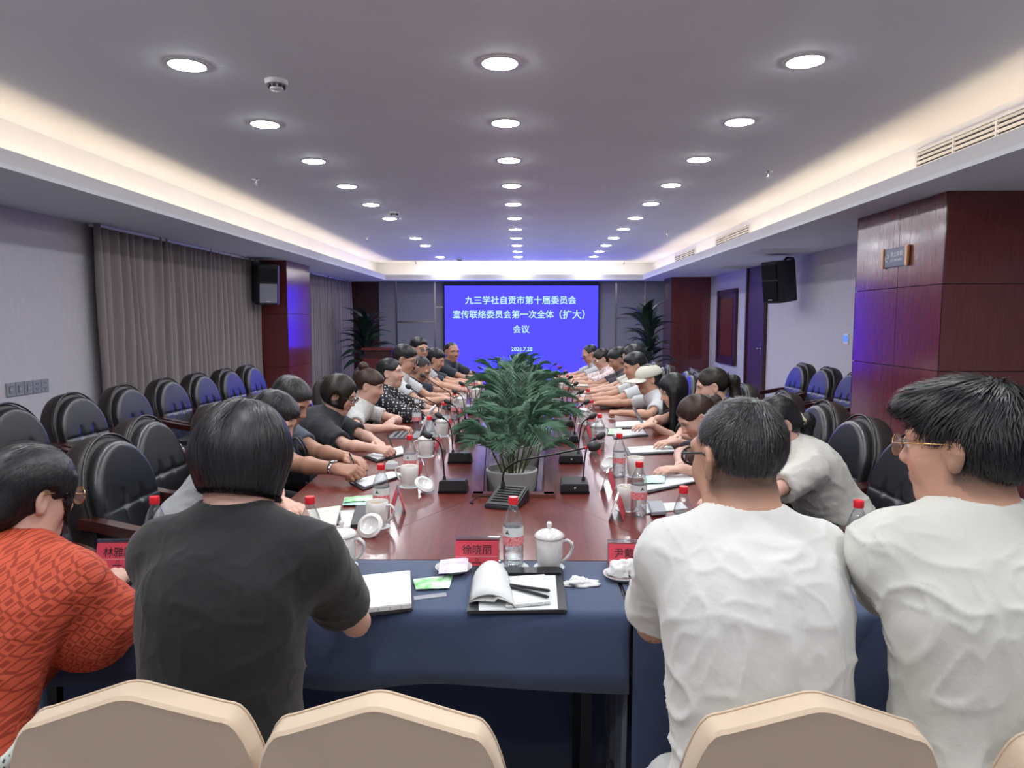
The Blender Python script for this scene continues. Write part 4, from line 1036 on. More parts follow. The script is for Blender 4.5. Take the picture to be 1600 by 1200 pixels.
    if P.get('glasses'):
        c, rx, rz_ = P['glasses']; gl = MB(); k = hs
        for x in (-1, 1):
            gl.tube([(k*(x*.033 + rx*math.cos(a)), k*(.107 - .12*abs(rx*math.cos(a) + x*.033 - 0)*abs(math.cos(a))*.2), k*(.004 + rz_*math.sin(a))) for a in np.linspace(0, 2*math.pi, 25)], P.get('gr', .0017), 6, TH)
            gl.tube([(k*x*(.033 + rx), k*.105, k*.010), (k*x*.071, k*.085, k*.012), (k*x*.082, k*.0, k*.016), (k*x*.080, k*-.022, k*.002)], P.get('gr', .0017), 6, TH)
        gl.tube([(-.010*k, .110*k, .008*k), (0, .113*k, .011*k), (.010*k, .110*k, .008*k)], P.get('gr', .0017), 6, TH)
        go = gl.build('glasses', c, ob, True)
        for x in (-1, 1): MB().prism([(k*(x*.033 + rx*.95*math.cos(a)), k*rz_*.95*math.sin(a)) for a in np.linspace(0, 2*math.pi, 21)[:-1]], -.0006, .0006, TH @ Matrix.Translation((0, .107*k, .004*k)) @ Matrix.Rotation(R(90), 4, 'X')).build('lens', 'lens', go)
    if P.get('tieband') is not None and tie is not None:
        p = hc + Rh @ tie; MB().tube([tuple(p + Rh @ np.array((.024*math.cos(a), .006*math.sin(3*a), .024*math.sin(a)))) for a in np.linspace(0, 2*math.pi, 22)], [.011 + .003*math.sin(5*i) for i in range(22)], 7).build('hair_tie', P['tieband'], ho, True)
    if P.get('cap'):
        cs_ = SDF(); k = hs; cs_.ell((0, -.01*k, .042*k), (.093*k, .116*k, .080*k), .01, F=FH); cs_.box((0, 0, -.085*k), (.2, .2, .105*k), .005, .006, 's', (Rh @ RX(-6), hc))
        V, Fc = cs_.mesh(.006); co = link('cap', npmesh('cap', V, Fc), P['cap'], ob, True); co['label'] = 'cream baseball cap'
        V, F = [], []
        for i in range(13):
            a = R(-62 + 124*i/12)
            for j in range(6):
                u = j/5; rr = .088 + u*.108*max(math.cos(a*1.35), 0)**.5; V.append((rr*.92*math.sin(a)*k, (rr*math.cos(a)*1.12 - .008)*k, (.026 - .010*u - .35*(rr*math.sin(a))**2*4)*k))
        for i in range(12):
            for j in range(5): F.append((i*6 + j, i*6 + j + 1, i*6 + 7 + j, i*6 + 6 + j))
        mb = MB(); mb.add(V, F, TH); br = mb.build('brim', P['cap'], co, True); md = br.modifiers.new('t', 'SOLIDIFY'); md.thickness = .004
        MB().lathe([(.007, 0), (.006, .004), (.0, .006)], 10, TH @ Matrix.Translation((0, -.01*k, .121*k)), cap=False).build('button', P['cap'], co, True)
    if P.get('watch'):
        E, W, _ = arms[P['watch']]; u = nrm(W - E); p = W - u*.028; B3 = frame(u, np.array((0, 0, 1.0))); r = .031*sc
        wo = MB().tube([tuple(p + B3 @ np.array((r*1.08*math.cos(a), 0, r*.95*math.sin(a)))) for a in np.linspace(0, 2*math.pi, 25)], 1, flat=(.009, .0022)).build('wristwatch', 'chrome', ob, True)
        q = p + B3[:,2]*r*.95*.7 + B3[:,0]*(-P['watch'])*-.6*r; MB().lathe([(.0, .0), (.019, 0), (.019, .007), (.016, .009), (0, .009)], 20, Matrix.Translation(Vector(p + B3[:,2]*r*.93)) @ Matrix(np.stack([B3[:,0], B3[:,1], B3[:,2]], 1).tolist()).to_4x4(), cap=False).build('dial', 'chrome', wo, 'auto')
    P['J'] = J; P['arms_w'] = {s: (Rw @ arms[s][1] + np.array((J['base'][0], J['base'][1], 0))) for s in (-1, 1)}
    P['fwd'] = Rw @ np.array((0, 1., 0)); P['hdir'] = {s: Rw @ nrm((arms[s][1] - arms[s][0])*np.array((1, 1, .3))) for s in (-1, 1)}; P['hpose'] = {s: arms[s][2] for s in (-1, 1)}
    return ob
# ------------------------------------------------------------------ who sits where
mat('trouserdark', '23242a', .9); mat('trousergrey', 'b9b8b8', .9, bump=.3, bscale=30); mat('trouserkhaki', '6b6152', .9)
shirt_mat('teewhite', 'd6d5d2'); shirt_mat('teewhite2', 'cfcec7'); shirt_mat('teeblack', '131416'); shirt_mat('teeblack2', '20222a'); shirt_mat('navy', '22283a'); shirt_mat('navy2', '262b3c'); shirt_mat('heather', 'b0b1b5', var=.12, vscale=120)
shirt_mat('slate', '4d5566'); shirt_mat('linen', 'c8c5be', bscale=35, bump=.4); shirt_mat('palewhite', 'c9cccf'); shirt_mat('greytee', 'b3b4b8'); shirt_mat('plum', '3a3644')
shirt_mat('lace', 'd2d1cf', bscale=90, bump=.9, var=.18, vscale=90)
def patterned(name, base, mark, scale, lo, hi, metric='EUCLIDEAN', rnd=1.0, rough=.8, ring=False, rot=0, flat2=False):
    m = mat(name, base, rough, bump=.2, bscale=25); nt = m.node_tree; b = nt.nodes['Principled BSDF']
    tc = nt.nodes.new('ShaderNodeTexCoord'); mp = nt.nodes.new('ShaderNodeMapping'); mp.inputs['Rotation'].default_value = (0, R(rot), 0); nt.links.new(tc.outputs['Object'], mp.inputs[0])
    if flat2: mp.inputs['Scale'].default_value = (1, 0, .8)
    v = nt.nodes.new('ShaderNodeTexVoronoi'); v.distance = metric; v.inputs['Scale'].default_value = scale; v.inputs['Randomness'].default_value = rnd; nt.links.new(mp.outputs[0], v.inputs['Vector'])
    r = nt.nodes.new('ShaderNodeValToRGB'); e = r.color_ramp.elements; bc, mc = lin(base), lin(mark)
    if ring:
        e[0].position = 0; e[0].color = mc; e[1].position = lo; e[1].color = bc
        for p, c in ((lo*.80, mc), (lo*.9, bc), (hi*.76, bc), (hi*.82, mc), (hi*1.04, mc), (hi*1.10, bc)):
            x = e.new(p); x.color = c
    else: e[0].position = lo; e[0].color = mc; e[1].position = hi; e[1].color = bc
    nt.links.new(v.outputs['Distance'], r.inputs[0]); nt.links.new(r.outputs[0], b.inputs['Base Color'])
patterned('polkadot', '1c1c26', 'e8e4e0', 46, .27, .32, rnd=.5)
patterned('floral', 'e6d2d4', '7a3448', 55, .28, .36)
patterned('jacquard', 'c24f34', '97331c', 46, .3, .62, 'MANHATTAN', 0.0, ring=True, flat2=True)
mat('goldmetal', 'c9a06a', .25, metal=1); mat('blackframe', '121214', .3); mat('silverframe', 'b8b8c0', .25, metal=1)
mat('capcream', 'd0ccc0', .85, bump=.2, bscale=120); mat('creamtie', 'e9dcb8', .8, bump=.4, bscale=80); mat('woodpin', 'e2c9a8', .5)
def tbl(px, py, dz=.032): p = pz(px, py, TZ + dz); return (p.x, p.y, p.z)
def H(px, py, Y): v = py_(px, py, Y); return (v.x, v.y, v.z)
def wp(px, py, z, pose): v = pz(px, py, z); return (v.x, v.y, v.z, pose)
ZW = TZ + .052
def hw_(x, Y, pose): return (x, Y, ZW, pose)
PEOPLE = []
def add(**k): k['seed'] = len(PEOPLE) + 3; PEOPLE.append(k)
# --- near table
add(id='orange', label='woman in an orange patterned blouse with glasses and hair pinned low', head=H(42, 775, 1.62), face=84, look=(-20, 12, 0), sex='f', hs=1.03, top='jacquard', topname='blouse', sleeve=1.45, fit=.03, wrinkle=.006, hair='lowbun', glasses=('goldmetal', .025, .021), hands=[wp(110, 912, .815, 'rest'), wp(178, 908, .815, 'rest')], res=.0042, cres=.006, hres=.005, strands=4500, legs='jacquard', knee=(.15, .30), sw=1.12, girth=1.25, pole=.3, slv=.04, elbow={1: H(140, 955, 1.58)})
add(id='blacktee', label='woman with a sleek black bob writing in a black tee', head=H(382, 720, 1.45), face=86, look=(-6, 20, 0), sex='f', hs=1.02, top='teeblack', sleeve=.66, fit=.022, wrinkle=.005, hair='bob', hands=[wp(470, 905, .82, 'rest'), wp(530, 893, .83, 'pen')], res=.0045, cres=.006, hres=.005, strands=6500, band=True, collar=.022, neck=.0, legs='trousergrey', knee=(.11, .25), sw=1.12, pole=.12, girth=1.05, elbow={1: H(556, 972, 1.62)})
add(id='whiteman', label='man with a short fade haircut and black framed glasses in a white tee', head=H(1153, 716, 1.42), face=92, look=(20, 8, 0), sex='m', hs=1.02, top='teewhite', sleeve=.72, fit=.018, wrinkle=.007, hair='crop', hairmat='hairgrey', glasses=('blackframe', .026, .018), gr=.0026, hands=[wp(1045, 905, .815, 'rest'), wp(1160, 900, .815, 'rest')], res=.0045, cres=.006, hres=.005, strands=9000, sw_=.0007, band=True, knee=(.11, .21), pole=.2, sw=.84, elbow={-1: H(1022, 975, 1.56)}, legs='trousergrey', hrough=.3)
add(id='goldglasses', label='man in gold rimmed glasses and a loose off white tee looking sideways', head=H(1507, 700, 1.32), face=93, look=(39, 4, 0), sex='m', hs=1.0, top='teewhite2', sleeve=.8, fit=.020, wrinkle=.008, hair='full', glasses=('goldmetal', .025, .021), gr=.0012, hands=[wp(1400, 915, .815, 'rest'), wp(1480, 915, .815, 'rest')], res=.0042, cres=.006, hres=.005, strands=6500, band=True, knee=(.11, .22), sw=.90, girth=1.02, pole=.1)
# --- curtain side of the long table
L = 0
add(id='grey', label='person with black hair bent over the table in a heather grey tee', head=H(428, 655, 3.05), face=4, look=(-8, 34, 0), sex='f', top='heather', sleeve=.7, hair='short', hands=[wp(462, 802, ZW + .018, 'rest'), wp(440, 793, ZW + .018, 'rest')], strands=1800, skin='f', row='L', hres=.005)
add(id='watch', label='man with greying hair and a steel watch writing in a slate tee', head=H(453, 628, 3.62), face=0, look=(-12, 30, 0), sex='m', top='slate', sleeve=.65, hair='short', hairmat='hairgrey', hands=[wp(553, 742, ZW, 'pen'), wp(560, 722, ZW, 'rest')], watch=1, strands=2500, skin='d', row='L', band=True, hres=.005)
add(id='bobglasses', label='woman with a dark bob and black glasses writing in a black tee', head=H(531, 617, 4.22), face=0, look=(-6, 22, 0), sex='f', top='teeblack2', sleeve=.8, fit=.02, hair='bobshort', hairmat='hairdark', glasses=('blackframe', .026, .018), gr=.0024, hands=[wp(592, 702, ZW, 'pen'), wp(588, 690, ZW, 'rest')], strands=2200, row='L', band=True, hres=.005)
add(id='lace', label='woman with a messy brown bun in a white lace top typing', head=H(577, 603, 4.8), face=3, look=(-4, 16, 0), sex='f', top='lace', sleeve=.6, hair='bun', hairmat='hairbrown', hands=[wp(614, 668, TZ + .075, 'type'), wp(612, 658, TZ + .075, 'type')], strands=1800, row='L')
add(id='polka', label='woman in a black polka dot blouse speaking at the microphone', head=H(610, 583, 5.4), face=2, look=(-10, -2, 0), sex='f', top='polkadot', topname='blouse', sleeve=1.55, fit=.02, L=.56, hair='low', hands=[hw_(-.70, 5.33, 'fist'), hw_(-.68, 5.47, 'fist')], strands=1200, row='L', vneck=True)
add(id='whiteglasses', label='man with glasses and thick hair in a white tee reading a laptop', head=H(632, 562, 6.02), face=0, look=(-5, 18, 0), sex='m', top='palewhite', sleeve=.65, hair='short', glasses=('blackframe', .026, .018), hands=[(-.70, 5.95, TZ + .08, 'type'), (-.70, 6.09, TZ + .08, 'type')], strands=900, row='L')
add(id='navycrew', label='crew cut man in a navy polo bowing over his papers', head=H(657, 577, 6.6), face=0, look=(-14, 34, 0), sex='m', top='navy', sleeve=.65, hair='crop', hands=[hw_(-.68, 6.54, 'fist'), hw_(-.66, 6.72, 'rest')], strands=900, row='L', skin='d')
add(id='greyglasses', label='man in thin rimmed glasses and a grey tee sitting upright', head=H(655, 546, 7.25), face=-8, look=(-38, 4, 0), sex='m', top='greytee', sleeve=.65, hair='short', glasses=('silverframe', .026, .018), hands=[hw_(-.66, 7.13, 'fist'), hw_(-.66, 7.30, 'rest')], strands=700, row='L', res=.006)
add(id='navydown', label='man in a dark navy tee looking down at folded hands', head=H(680, 562, 7.85), face=0, look=(-4, 20, 0), sex='m', top='navy2', sleeve=.65, hair='short', hands=[hw_(-.56, 7.78, 'fist'), hw_(-.56, 7.92, 'fist')], strands=700, row='L', res=.006)
add(id='navyfar', label='man in a navy polo facing down the table before the screen', head=H(706, 550, 8.5), face=-22, look=(-30, 6, 0), sex='m', top='navy', sleeve=.65, hair='crop', hands=[hw_(-.47, 8.34, 'fist'), hw_(-.44, 8.50, 'rest')], strands=700, row='L', res=.006, skin='d')
# --- door side of the long table
add(id='linen', label='woman in a white linen shirt with a cream scrunchie in her ponytail', head=H(1213, 662, 3.12), face=186, look=(6, 30, 0), sex='f', top='linen', sleeve=.75, fit=.024, wrinkle=.007, hair='low', tieband='creamtie', L=.415, hands=[wp(1085, 792, ZW, 'rest'), wp(1082, 778, ZW, 'fist')], strands=2500, row='R', hres=.005)
add(id='brownpony', label='woman with a brown ponytail bowed low and writing', head=H(1088, 652, 3.72), face=180, look=(8, 36, 0), sex='f', top='plum', L=.54, sleeve=.8, hair='pony', hairmat='hairbrown', tieband='blackplastic', hands=[wp(1062, 722, ZW, 'pen'), wp(1066, 732, ZW, 'rest')], strands=2500, row='R', hres=.005)
add(id='highpony', label='woman with a long dark ponytail sitting back from the table', head=H(1112, 604, 4.42), face=178, look=(-2, 14, 0), sex='f', top='teeblack2', sleeve=.8, hair='pony', hairmat='hairdark', tieband='blackplastic', hands=[wp(1058, 690, ZW, 'rest'), wp(1060, 682, ZW, 'rest')], strands=2200, row='R', hres=.005)
add(id='longhair', label='woman with long straight black hair holding a phone in a black tee', head=H(1052, 610, 5.0), face=183, look=(4, 24, 0), sex='f', top='teeblack2', sleeve=.6, hair='long', hands=[wp(1018, 664, TZ + .07, 'rest'), wp(1018, 657, TZ + .08, 'rest')], strands=2500, row='R', hres=.005)
add(id='cap', label='person in a cream baseball cap and white tee', head=H(1013, 592, 5.62), face=180, look=(10, 10, 0), sex='f', top='palewhite', sleeve=.65, hair='low', hands=[wp(968, 645, ZW, 'fist'), wp(935, 630, ZW, 'rest')], cap='capcream', strands=500, row='R', skin='m')
add(id='palebehind', label='dark haired man in a pale tee behind the person in the cap', head=H(992, 573, 6.25), face=180, look=(6, 14, 0), sex='m', top='palewhite', sleeve=.65, hair='short', hands=[hw_(.56, 6.16, 'rest'), hw_(.56, 6.34, 'rest')], strands=800, row='R')
add(id='creamwoman', label='woman with dark hair in a cream tee holding an open booklet', head=H(988, 558, 6.85), face=180, look=(6, 12, 0), sex='f', top='linen', sleeve=.65, hair='bobshort', hands=[hw_(.60, 6.78, 'rest'), hw_(.60, 6.94, 'rest')], strands=800, row='R', res=.006)
add(id='darkman', label='man with short black hair writing in a dark plum tee', head=H(966, 562, 7.4), face=180, look=(4, 26, 0), sex='m', top='plum', sleeve=.7, hair='short', hands=[hw_(.54, 7.48, 'pen'), hw_(.56, 7.30, 'rest')], strands=700, row='R', res=.006, skin='d')
add(id='floral', label='woman in glasses and a pink floral blouse reading', head=H(940, 561, 8.0), face=182, look=(8, 26, 0), sex='f', top='floral', topname='blouse', sleeve=.8, hair='low', hairmat='hairdark', glasses=('silverframe', .025, .02), hands=[hw_(.50, 7.92, 'rest'), hw_(.50, 8.08, 'rest')], strands=600, row='R', res=.006)
add(id='leaning', label='balding man in a grey tee leaning in close to the screen', head=H(922, 554, 8.6), face=184, look=(14, 28, 0), sex='m', top='greytee', sleeve=.65, hair='crop', glasses=('blackframe', .026, .018), hands=[hw_(.44, 8.52, 'fist'), hw_(.46, 8.70, 'rest')], strands=600, row='R', res=.006)
DESC = dict(grey='person in heather grey', watch='man wearing the steel watch', bobglasses='woman with the bob and black glasses', lace='woman in white lace', polka='woman in polka dots', whiteglasses='man in the white tee with glasses',
    navycrew='crew cut man in navy', greyglasses='upright man in thin rimmed glasses', navydown='man with folded hands', navyfar='man facing down the table', linen='woman in white linen', brownpony='woman with the brown ponytail',
    highpony='woman with the long dark ponytail', longhair='woman with long black hair', cap='person in the cream cap', palebehind='man in the pale tee', creamwoman='woman with the booklet', darkman='man in the dark plum tee',
    floral='woman in pink floral', leaning='balding man leaning near the screen')
WHO = {}
for P in PEOPLE:
    o = person(P); WHO[P['id']] = P
    if P.get('row'):
        J = P['J']; f = np.array((math.cos(R(P['face'])), math.sin(R(P['face'])))); b = J['base'] - f*.02
        b[0] = min(b[0], -1.27) if P['row'] == 'L' else max(b[0], 1.19)
        chair(b[0], b[1], (0 if P['row'] == 'L' else 180), 'black leather armchair occupied by the ' + DESC[P['id']])
# ------------------------------------------------------------------ things on the tables
CL = CZ + .003                                # top of the cloth
mat('labelwhite', 'd6d9db', .5); mat('labelred', 'cf2636', .5, var=.5, vscale=160, vcol='e9b3b6'); mat('leafmark', '1f4d35', .6)
mat('lined', 'd8dadc', .8); nt = MATS['lined'].node_tree
tc = nt.nodes.new('ShaderNodeTexCoord'); wv = nt.nodes.new('ShaderNodeTexWave'); wv.bands_direction = 'Y'; wv.inputs['Scale'].default_value = 38
rp = nt.nodes.new('ShaderNodeValToRGB'); rp.color_ramp.elements[0].position = .0; rp.color_ramp.elements[0].color = lin('b9bdc4'); rp.color_ramp.elements[1].position = .12; rp.color_ramp.elements[1].color = lin('d8dad9')
nt.links.new(tc.outputs['Object'], wv.inputs['Vector']); nt.links.new(wv.outputs[0], rp.inputs[0]); nt.links.new(rp.outputs[0], nt.nodes['Principled BSDF'].inputs['Base Color'])
# --- water bottles
BT = thing('water_bottle', 'x', 'bottle')
prof = [(.0, .003), (.020, .0), (.028, .002), (.031, .010), (.031, .022), (.0295, .026), (.031, .030), (.031, .044), (.0295, .048), (.031, .052), (.031, .066), (.0305, .070), (.0305, .128), (.031, .132), (.0285, .146), (.023, .163), (.0165, .178), (.0125, .186), (.0125, .196)]
bo = MB().lathe(prof, 24, cap=False).build('bottle_body', 'pet', BT, True)
MB().lathe([(.0, .004), (.029, .005), (.029, .118), (.0, .1185)], 20, cap=False).build('water', 'water', BT, True)
lb = MB().lathe([(.0312, .072), (.0312, .126)], 24, cap=False).build('paper_label', 'labelwhite', BT, True)
MB().lathe([(.0316, .072), (.0316, .099)], 24, cap=False).build('red_band', 'labelred', lb, True)
for a in (0, 120, 240): MB().add([(.0318*math.cos(R(a + q)), .0318*math.sin(R(a + q)), z) for q, z in ((-14, .107), (14, .107), (6, .113), (0, .121), (-6, .113))], [(0, 1, 2, 3, 4)]).build('leaf_mark', 'leafmark', lb)
MB().lathe([(.0, .214), (.0135, .214), (.0146, .211), (.0146, .194), (.0138, .192)], 20, cap=False).build('screw_cap', 'redcap', BT, 'auto')
KID[BT.name] = [(c, kids(c)) for c in kids(BT)]; first = [True]
def put(proto, flag, loc, rz, label, group=None):
    if flag[0]: flag[0] = False; proto.location = loc; proto.rotation_euler = (0, 0, rz); proto['label'] = label; o = proto
    else: o = dup(proto, loc, rz, label)
    if group: o['group'] = group
    return o
DISCS = []
for i_ in WHO:
    if WHO[i_].get('row'):
        for s_ in (-1, 1):
            w_ = WHO[i_]['arms_w'][s_]; d_ = WHO[i_]['hdir'][s_]; DISCS += [(w_[0] + d_[0]*q, w_[1] + d_[1]*q, .05) for q in (-.05, .03, .10, .15)]
def free(x, y, r):            # nudge a round thing off its neighbours on the table
    for _ in range(40):
        hit = False
        for a, b, c in DISCS:
            dx, dy = x - a, y - b; d = math.hypot(dx, dy) + 1e-6
            if d < r + c: k_ = (r + c - d + .001)/d; x += dx*k_; y += dy*k_; hit = True
        if not hit: break
    DISCS.append((x, y, r)); return x, y
def bottle(x, y, z, label, whitecap=False):
    if z > .6: x, y = free(x, y, .034)
    o = put(BT, first, (x, y, z), random.uniform(0, 6.28), label, 'red capped water bottles')
    if whitecap:
        for c in kids(o):
            if c.name.startswith('screw_cap'): c.data = c.data.copy(); c.data.materials[0] = MATS['whiteplastic']
    return o
USED = set()
def near_who(p, row, once=False):
    c = sorted((abs(WHO[i]['head'][1] - p.y), i) for i in WHO if WHO[i].get('row') == row and not (once and i in USED))
    if once: USED.add(c[0][1])
    return DESC[c[0][1]]
def near_who_old(p, row):
    c = [(abs(WHO[i]['head'][1] - p.y), i) for i in WHO if WHO[i].get('row') == row]; return DESC[min(c)[1]]
# --- coasters, mugs
def paper_coaster(x, y, z, label):
    return tag(MB().lathe([(.0, .0), (.046, .0), (.047, .001), (.046, .002), (.0, .002)], 24, Matrix.Translation((0, 0, 0)), cap=False).build('coaster', 'paper', None), label, 'coaster', 'white paper coasters')
COA = None
def coaster(x, y, z, label):
    global COA
    if COA is None: COA = paper_coaster(0, 0, 0, label); o = COA
    else: o = COA.copy(); col.objects.link(o); o['label'] = label
    o.location = (x, y, z); return o
def mugshape(t, lid=True):
    MB().lathe([(.0, .003), (.030, .0), (.032, .004), (.036, .012), (.0395, .03), (.041, .06), (.0415, .092), (.040, .093), (.0385, .09), (.038, .06), (.036, .03), (.030, .012), (.0, .010)], 32, cap=False).build('cup', 'porcelain', t, True)
    MB().tube([(.038, 0, .080), (.055, 0, .084), (.068, 0, .076), (.071, 0, .062), (.064, 0, .044), (.052, 0, .028), (.037, 0, .016)], [.0055, .005, .005, .005, .005, .005, .0055], 10).build('handle', 'porcelain', t, True)
    if lid:
        l = MB().lathe([(.0, .093), (.0455, .093), (.047, .096), (.040, .104), (.026, .112), (.011, .116), (.0, .117)], 32, cap=False).build('lid', 'porcelain', t, True)
        MB().lathe([(.006, .114), (.005, .120), (.008, .126), (.0085, .132), (.006, .137), (.0, .138)], 16, cap=False).build('knob', 'porcelain', l, True)
    else: MB().lathe([(.0, .078), (.038, .078)], 24, cap=False).build('tea', mat('tea', 'b59a63', .15), t)
ML = thing('lidded_mug', 'x', 'mug'); mugshape(ML); MO = thing('open_mug', 'x', 'mug'); mugshape(MO, False); fl, fo = [True], [True]
for q in (ML, MO): KID[q.name] = [(c, kids(c)) for c in kids(q)]
def mug(px, py, z, rz, label, lid=True, base=True):
    p = pz(px, py, z); p.x, p.y = free(p.x, p.y, .052)
    if base: coaster(p.x, p.y, z, 'paper coaster under the ' + label.replace('white ', '')); z += .002
    put(ML if lid else MO, fl if lid else fo, (p.x, p.y, z), R(rz), label, 'white tea mugs with lids' if lid else 'white tea mugs without lids')
# foreground set
p = pz(802, 886, CL); coaster(p.x, p.y, CL, 'white paper coaster under the water bottle at the empty place'); bottle(p.x, p.y, CL + .002, 'water bottle before the empty chair beside the lidded mug')
mug(858, 886, CL, -8, 'white lidded mug before the empty chair', True)
mug(535, 884, CL, -8, 'white lidded mug before the woman in the black tee', True)
for px, py, lb in ((487, 884, 'water bottle before the woman in the black tee'), (246, 884, 'water bottle behind the name plate of the woman in orange'), (1337, 892, 'water bottle between the two men in white'), (1066, 862, 'water bottle hidden behind the shoulder of the man with black glasses')):
    p = pz(px, py, CL); bottle(p.x, p.y, CL, lb)
# bottles on the wooden table, from the photo's red caps
for row, caps in (('L', ((595, 725), (640, 680), (671, 650), (694, 628), (710, 612), (722, 600), (734, 589), (742, 581), (750, 576))), ('R', ((999, 721), (968, 677), (937, 647), (924, 625), (919, 608), (899, 598), (891, 586), (884, 578), (876, 571)))):
    seen = {}
    for px, cy in caps:
        p = pz(px, cy, TZ + .214); d = near_who(p, row); n_ = seen.get(d, 0); seen[d] = n_ + 1
        bottle(p.x, p.y, TZ, 'red capped water bottle before the %s' % d + (', the farther one' if n_ else ''))
p = pz(645, 629, TZ + .214); bottle(p.x, p.y + .16, TZ, 'white capped water bottle beside the woman in polka dots', True)
# bottles lying on seats
for wx, wy, rz, lb in ((-2.72, 4.80, 40, 'water bottle lying on the armchair seat below the switch row'), (-2.66, 6.08, 60, 'water bottle lying on an armchair seat along the curtain'), (2.86, 7.0, 120, 'water bottle lying on the armchair seat beside the red pillar')):
    o = bottle(wx, wy, .527, lb); o.rotation_euler = (R(90), 0, R(rz))
# mugs on the wooden table
mug(590, 822, TZ, -20, 'white open mug near the grey notebook and leaning lid', False)
mug(640, 760, TZ, 160, 'white open mug before the man wearing the steel watch', False)
mug(667, 712, TZ, 170, 'white lidded mug before the woman with the bob', True)
mug(691, 681, TZ, 170, 'white lidded mug before the woman in white lace', True)
mug(722, 640, TZ, 170, 'white lidded mug before the man in the white tee with glasses', True); mug(733, 625, TZ, 170, 'white lidded mug before the crew cut man in navy', True)
mug(980, 796, TZ, 90, 'white open mug before the woman in white linen', False); mug(999, 748, TZ, 60, 'white open mug before the woman with the brown ponytail', False)
mug(912, 662, TZ, 20, 'white lidded mug before the person in the cream cap', True); mug(934, 690, TZ, 20, 'white lidded mug before the woman with long black hair', True)
mug(880, 610, TZ, 20, 'white lidded mug before the man in the dark plum tee', True)
# lids taken off
def loose_lid(px, py, lb, E, dz):
    p = pz(px, py, TZ); t = thing('mug_lid', lb, 'lid', (p.x, p.y, TZ + dz)); t.rotation_euler = E
    MB().lathe([(.0, .012), (.026, .006), (.031, .002), (.033, -.005), (.036, -.004), (.037, .0), (.0455, .0), (.047, .003), (.040, .011), (.026, .019), (.011, .023), (.0, .024)], 32, cap=False).build('dish', 'porcelain', t, True)
    MB().lathe([(.006, .021), (.005, .027), (.0085, .036), (.006, .042), (.0, .043)], 16, cap=False).build('knob', 'porcelain', t, True)
loose_lid(578, 838, 'white mug lid leaning upside out against the open mug', (R(233), 0, R(-14)), .040)
loose_lid(664, 770, 'white mug lid tilted on its knob near the open mug', (R(205), R(28), R(0)), .040)
loose_lid(950, 735, 'white mug lid tilted on its knob before the woman with the ponytail', (R(205), R(-32), 0), .040)

# --- name plates
def plate(x, y, z, rz, label, txt=None):
    n0 = len(DISCS); ax_, ay_ = math.cos(R(rz)), math.sin(R(rz)); cx_, cy_ = x, y
    for q in (-.045, 0, .045):
        ox_, oy_ = cx_ + ax_*q, cy_ + ay_*q; fx, fy = free(ox_, oy_, .026); DISCS.pop(); cx_ += fx - ox_; cy_ += fy - oy_
    del DISCS[n0:]; DISCS.extend([(cx_ + ax_*q, cy_ + ay_*q, .026) for q in (-.045, 0, .045)]); x, y = cx_, cy_
    t = thing('name_plate', label, 'name plate', (x, y, z), R(rz), 'red acrylic name plates'); w_, h_ = .069, .088; an = 17
    for s in (-1, 1):
        M_ = Matrix.Translation((0, s*-.026, 0)) @ Matrix.Rotation(R(s*-an), 4, 'X')
        sh = MB().box((-w_, -.0015, 0), (w_, .0015, h_), M_).build('acrylic_sheet', 'acrylic', t)
        cd = MB().box((-w_ + .003, -s*.0022 - .0004, .002), (w_ - .003, -s*.0022 + .0004, h_ - .012), M_).build('red_card', 'redcard', t)
        if txt and s > 0:
            B_ = M_ @ Matrix.Translation((0, -.0025, .0)) @ up
            fit_text('name_text', txt, .090 if len(txt) > 2 else .058, 'ink', cd, M_ @ Matrix.Translation((0 if len(txt) > 2 else -.02, -.0035, .050)) @ up, bold=.004)
            MB().box((-w_ + .004, -.0030, .0285), (w_ - .004, -.0024, .0292), M_).build('card_line', 'labelwhite', cd)
            MB().tube([(.0045*math.cos(a), -.0028, .020 + .0045*math.sin(a)) for a in np.linspace(0, 6.283, 17)], .0007, 5, M_).build('round_emblem', 'ink', cd)
            MB().box((-.014, -.0030, .0095), (.014, -.0024, .0125), M_).build('small_print', 'ink', cd)
    MB().box((-w_, -.003, h_*math.cos(R(an)) - .003), (w_, .003, h_*math.cos(R(an)) + .001)).build('ridge', 'acrylic', t)
p = pz(745, 884, CL); plate(p.x, p.y + .02, CL, 1, 'red name plate in front of the empty chair', '徐晓丽')
p = pz(197, 888, CL); plate(p.x, p.y + .02, CL, 2, 'red name plate in front of the woman in orange', '林雅颖')
p = pz(986, 890, CL); plate(p.x, p.y + .02, CL, -2, 'red name plate beside the man with black framed glasses', '尹戴')
for px, py, row in ((622, 797, 'L'), (652, 748, 'L'), (688, 704, 'L'), (706, 672, 'L'), (722, 655, 'L'), (968, 806, 'R'), (950, 763, 'R'), (934, 707, 'R'), (917, 683, 'R'), (902, 650, 'R')):
    p = pz(px, py, TZ); plate(p.x, p.y, TZ, 90 + (12 if row == 'L' else -12), 'red name plate of the %s' % near_who(p, row, True))

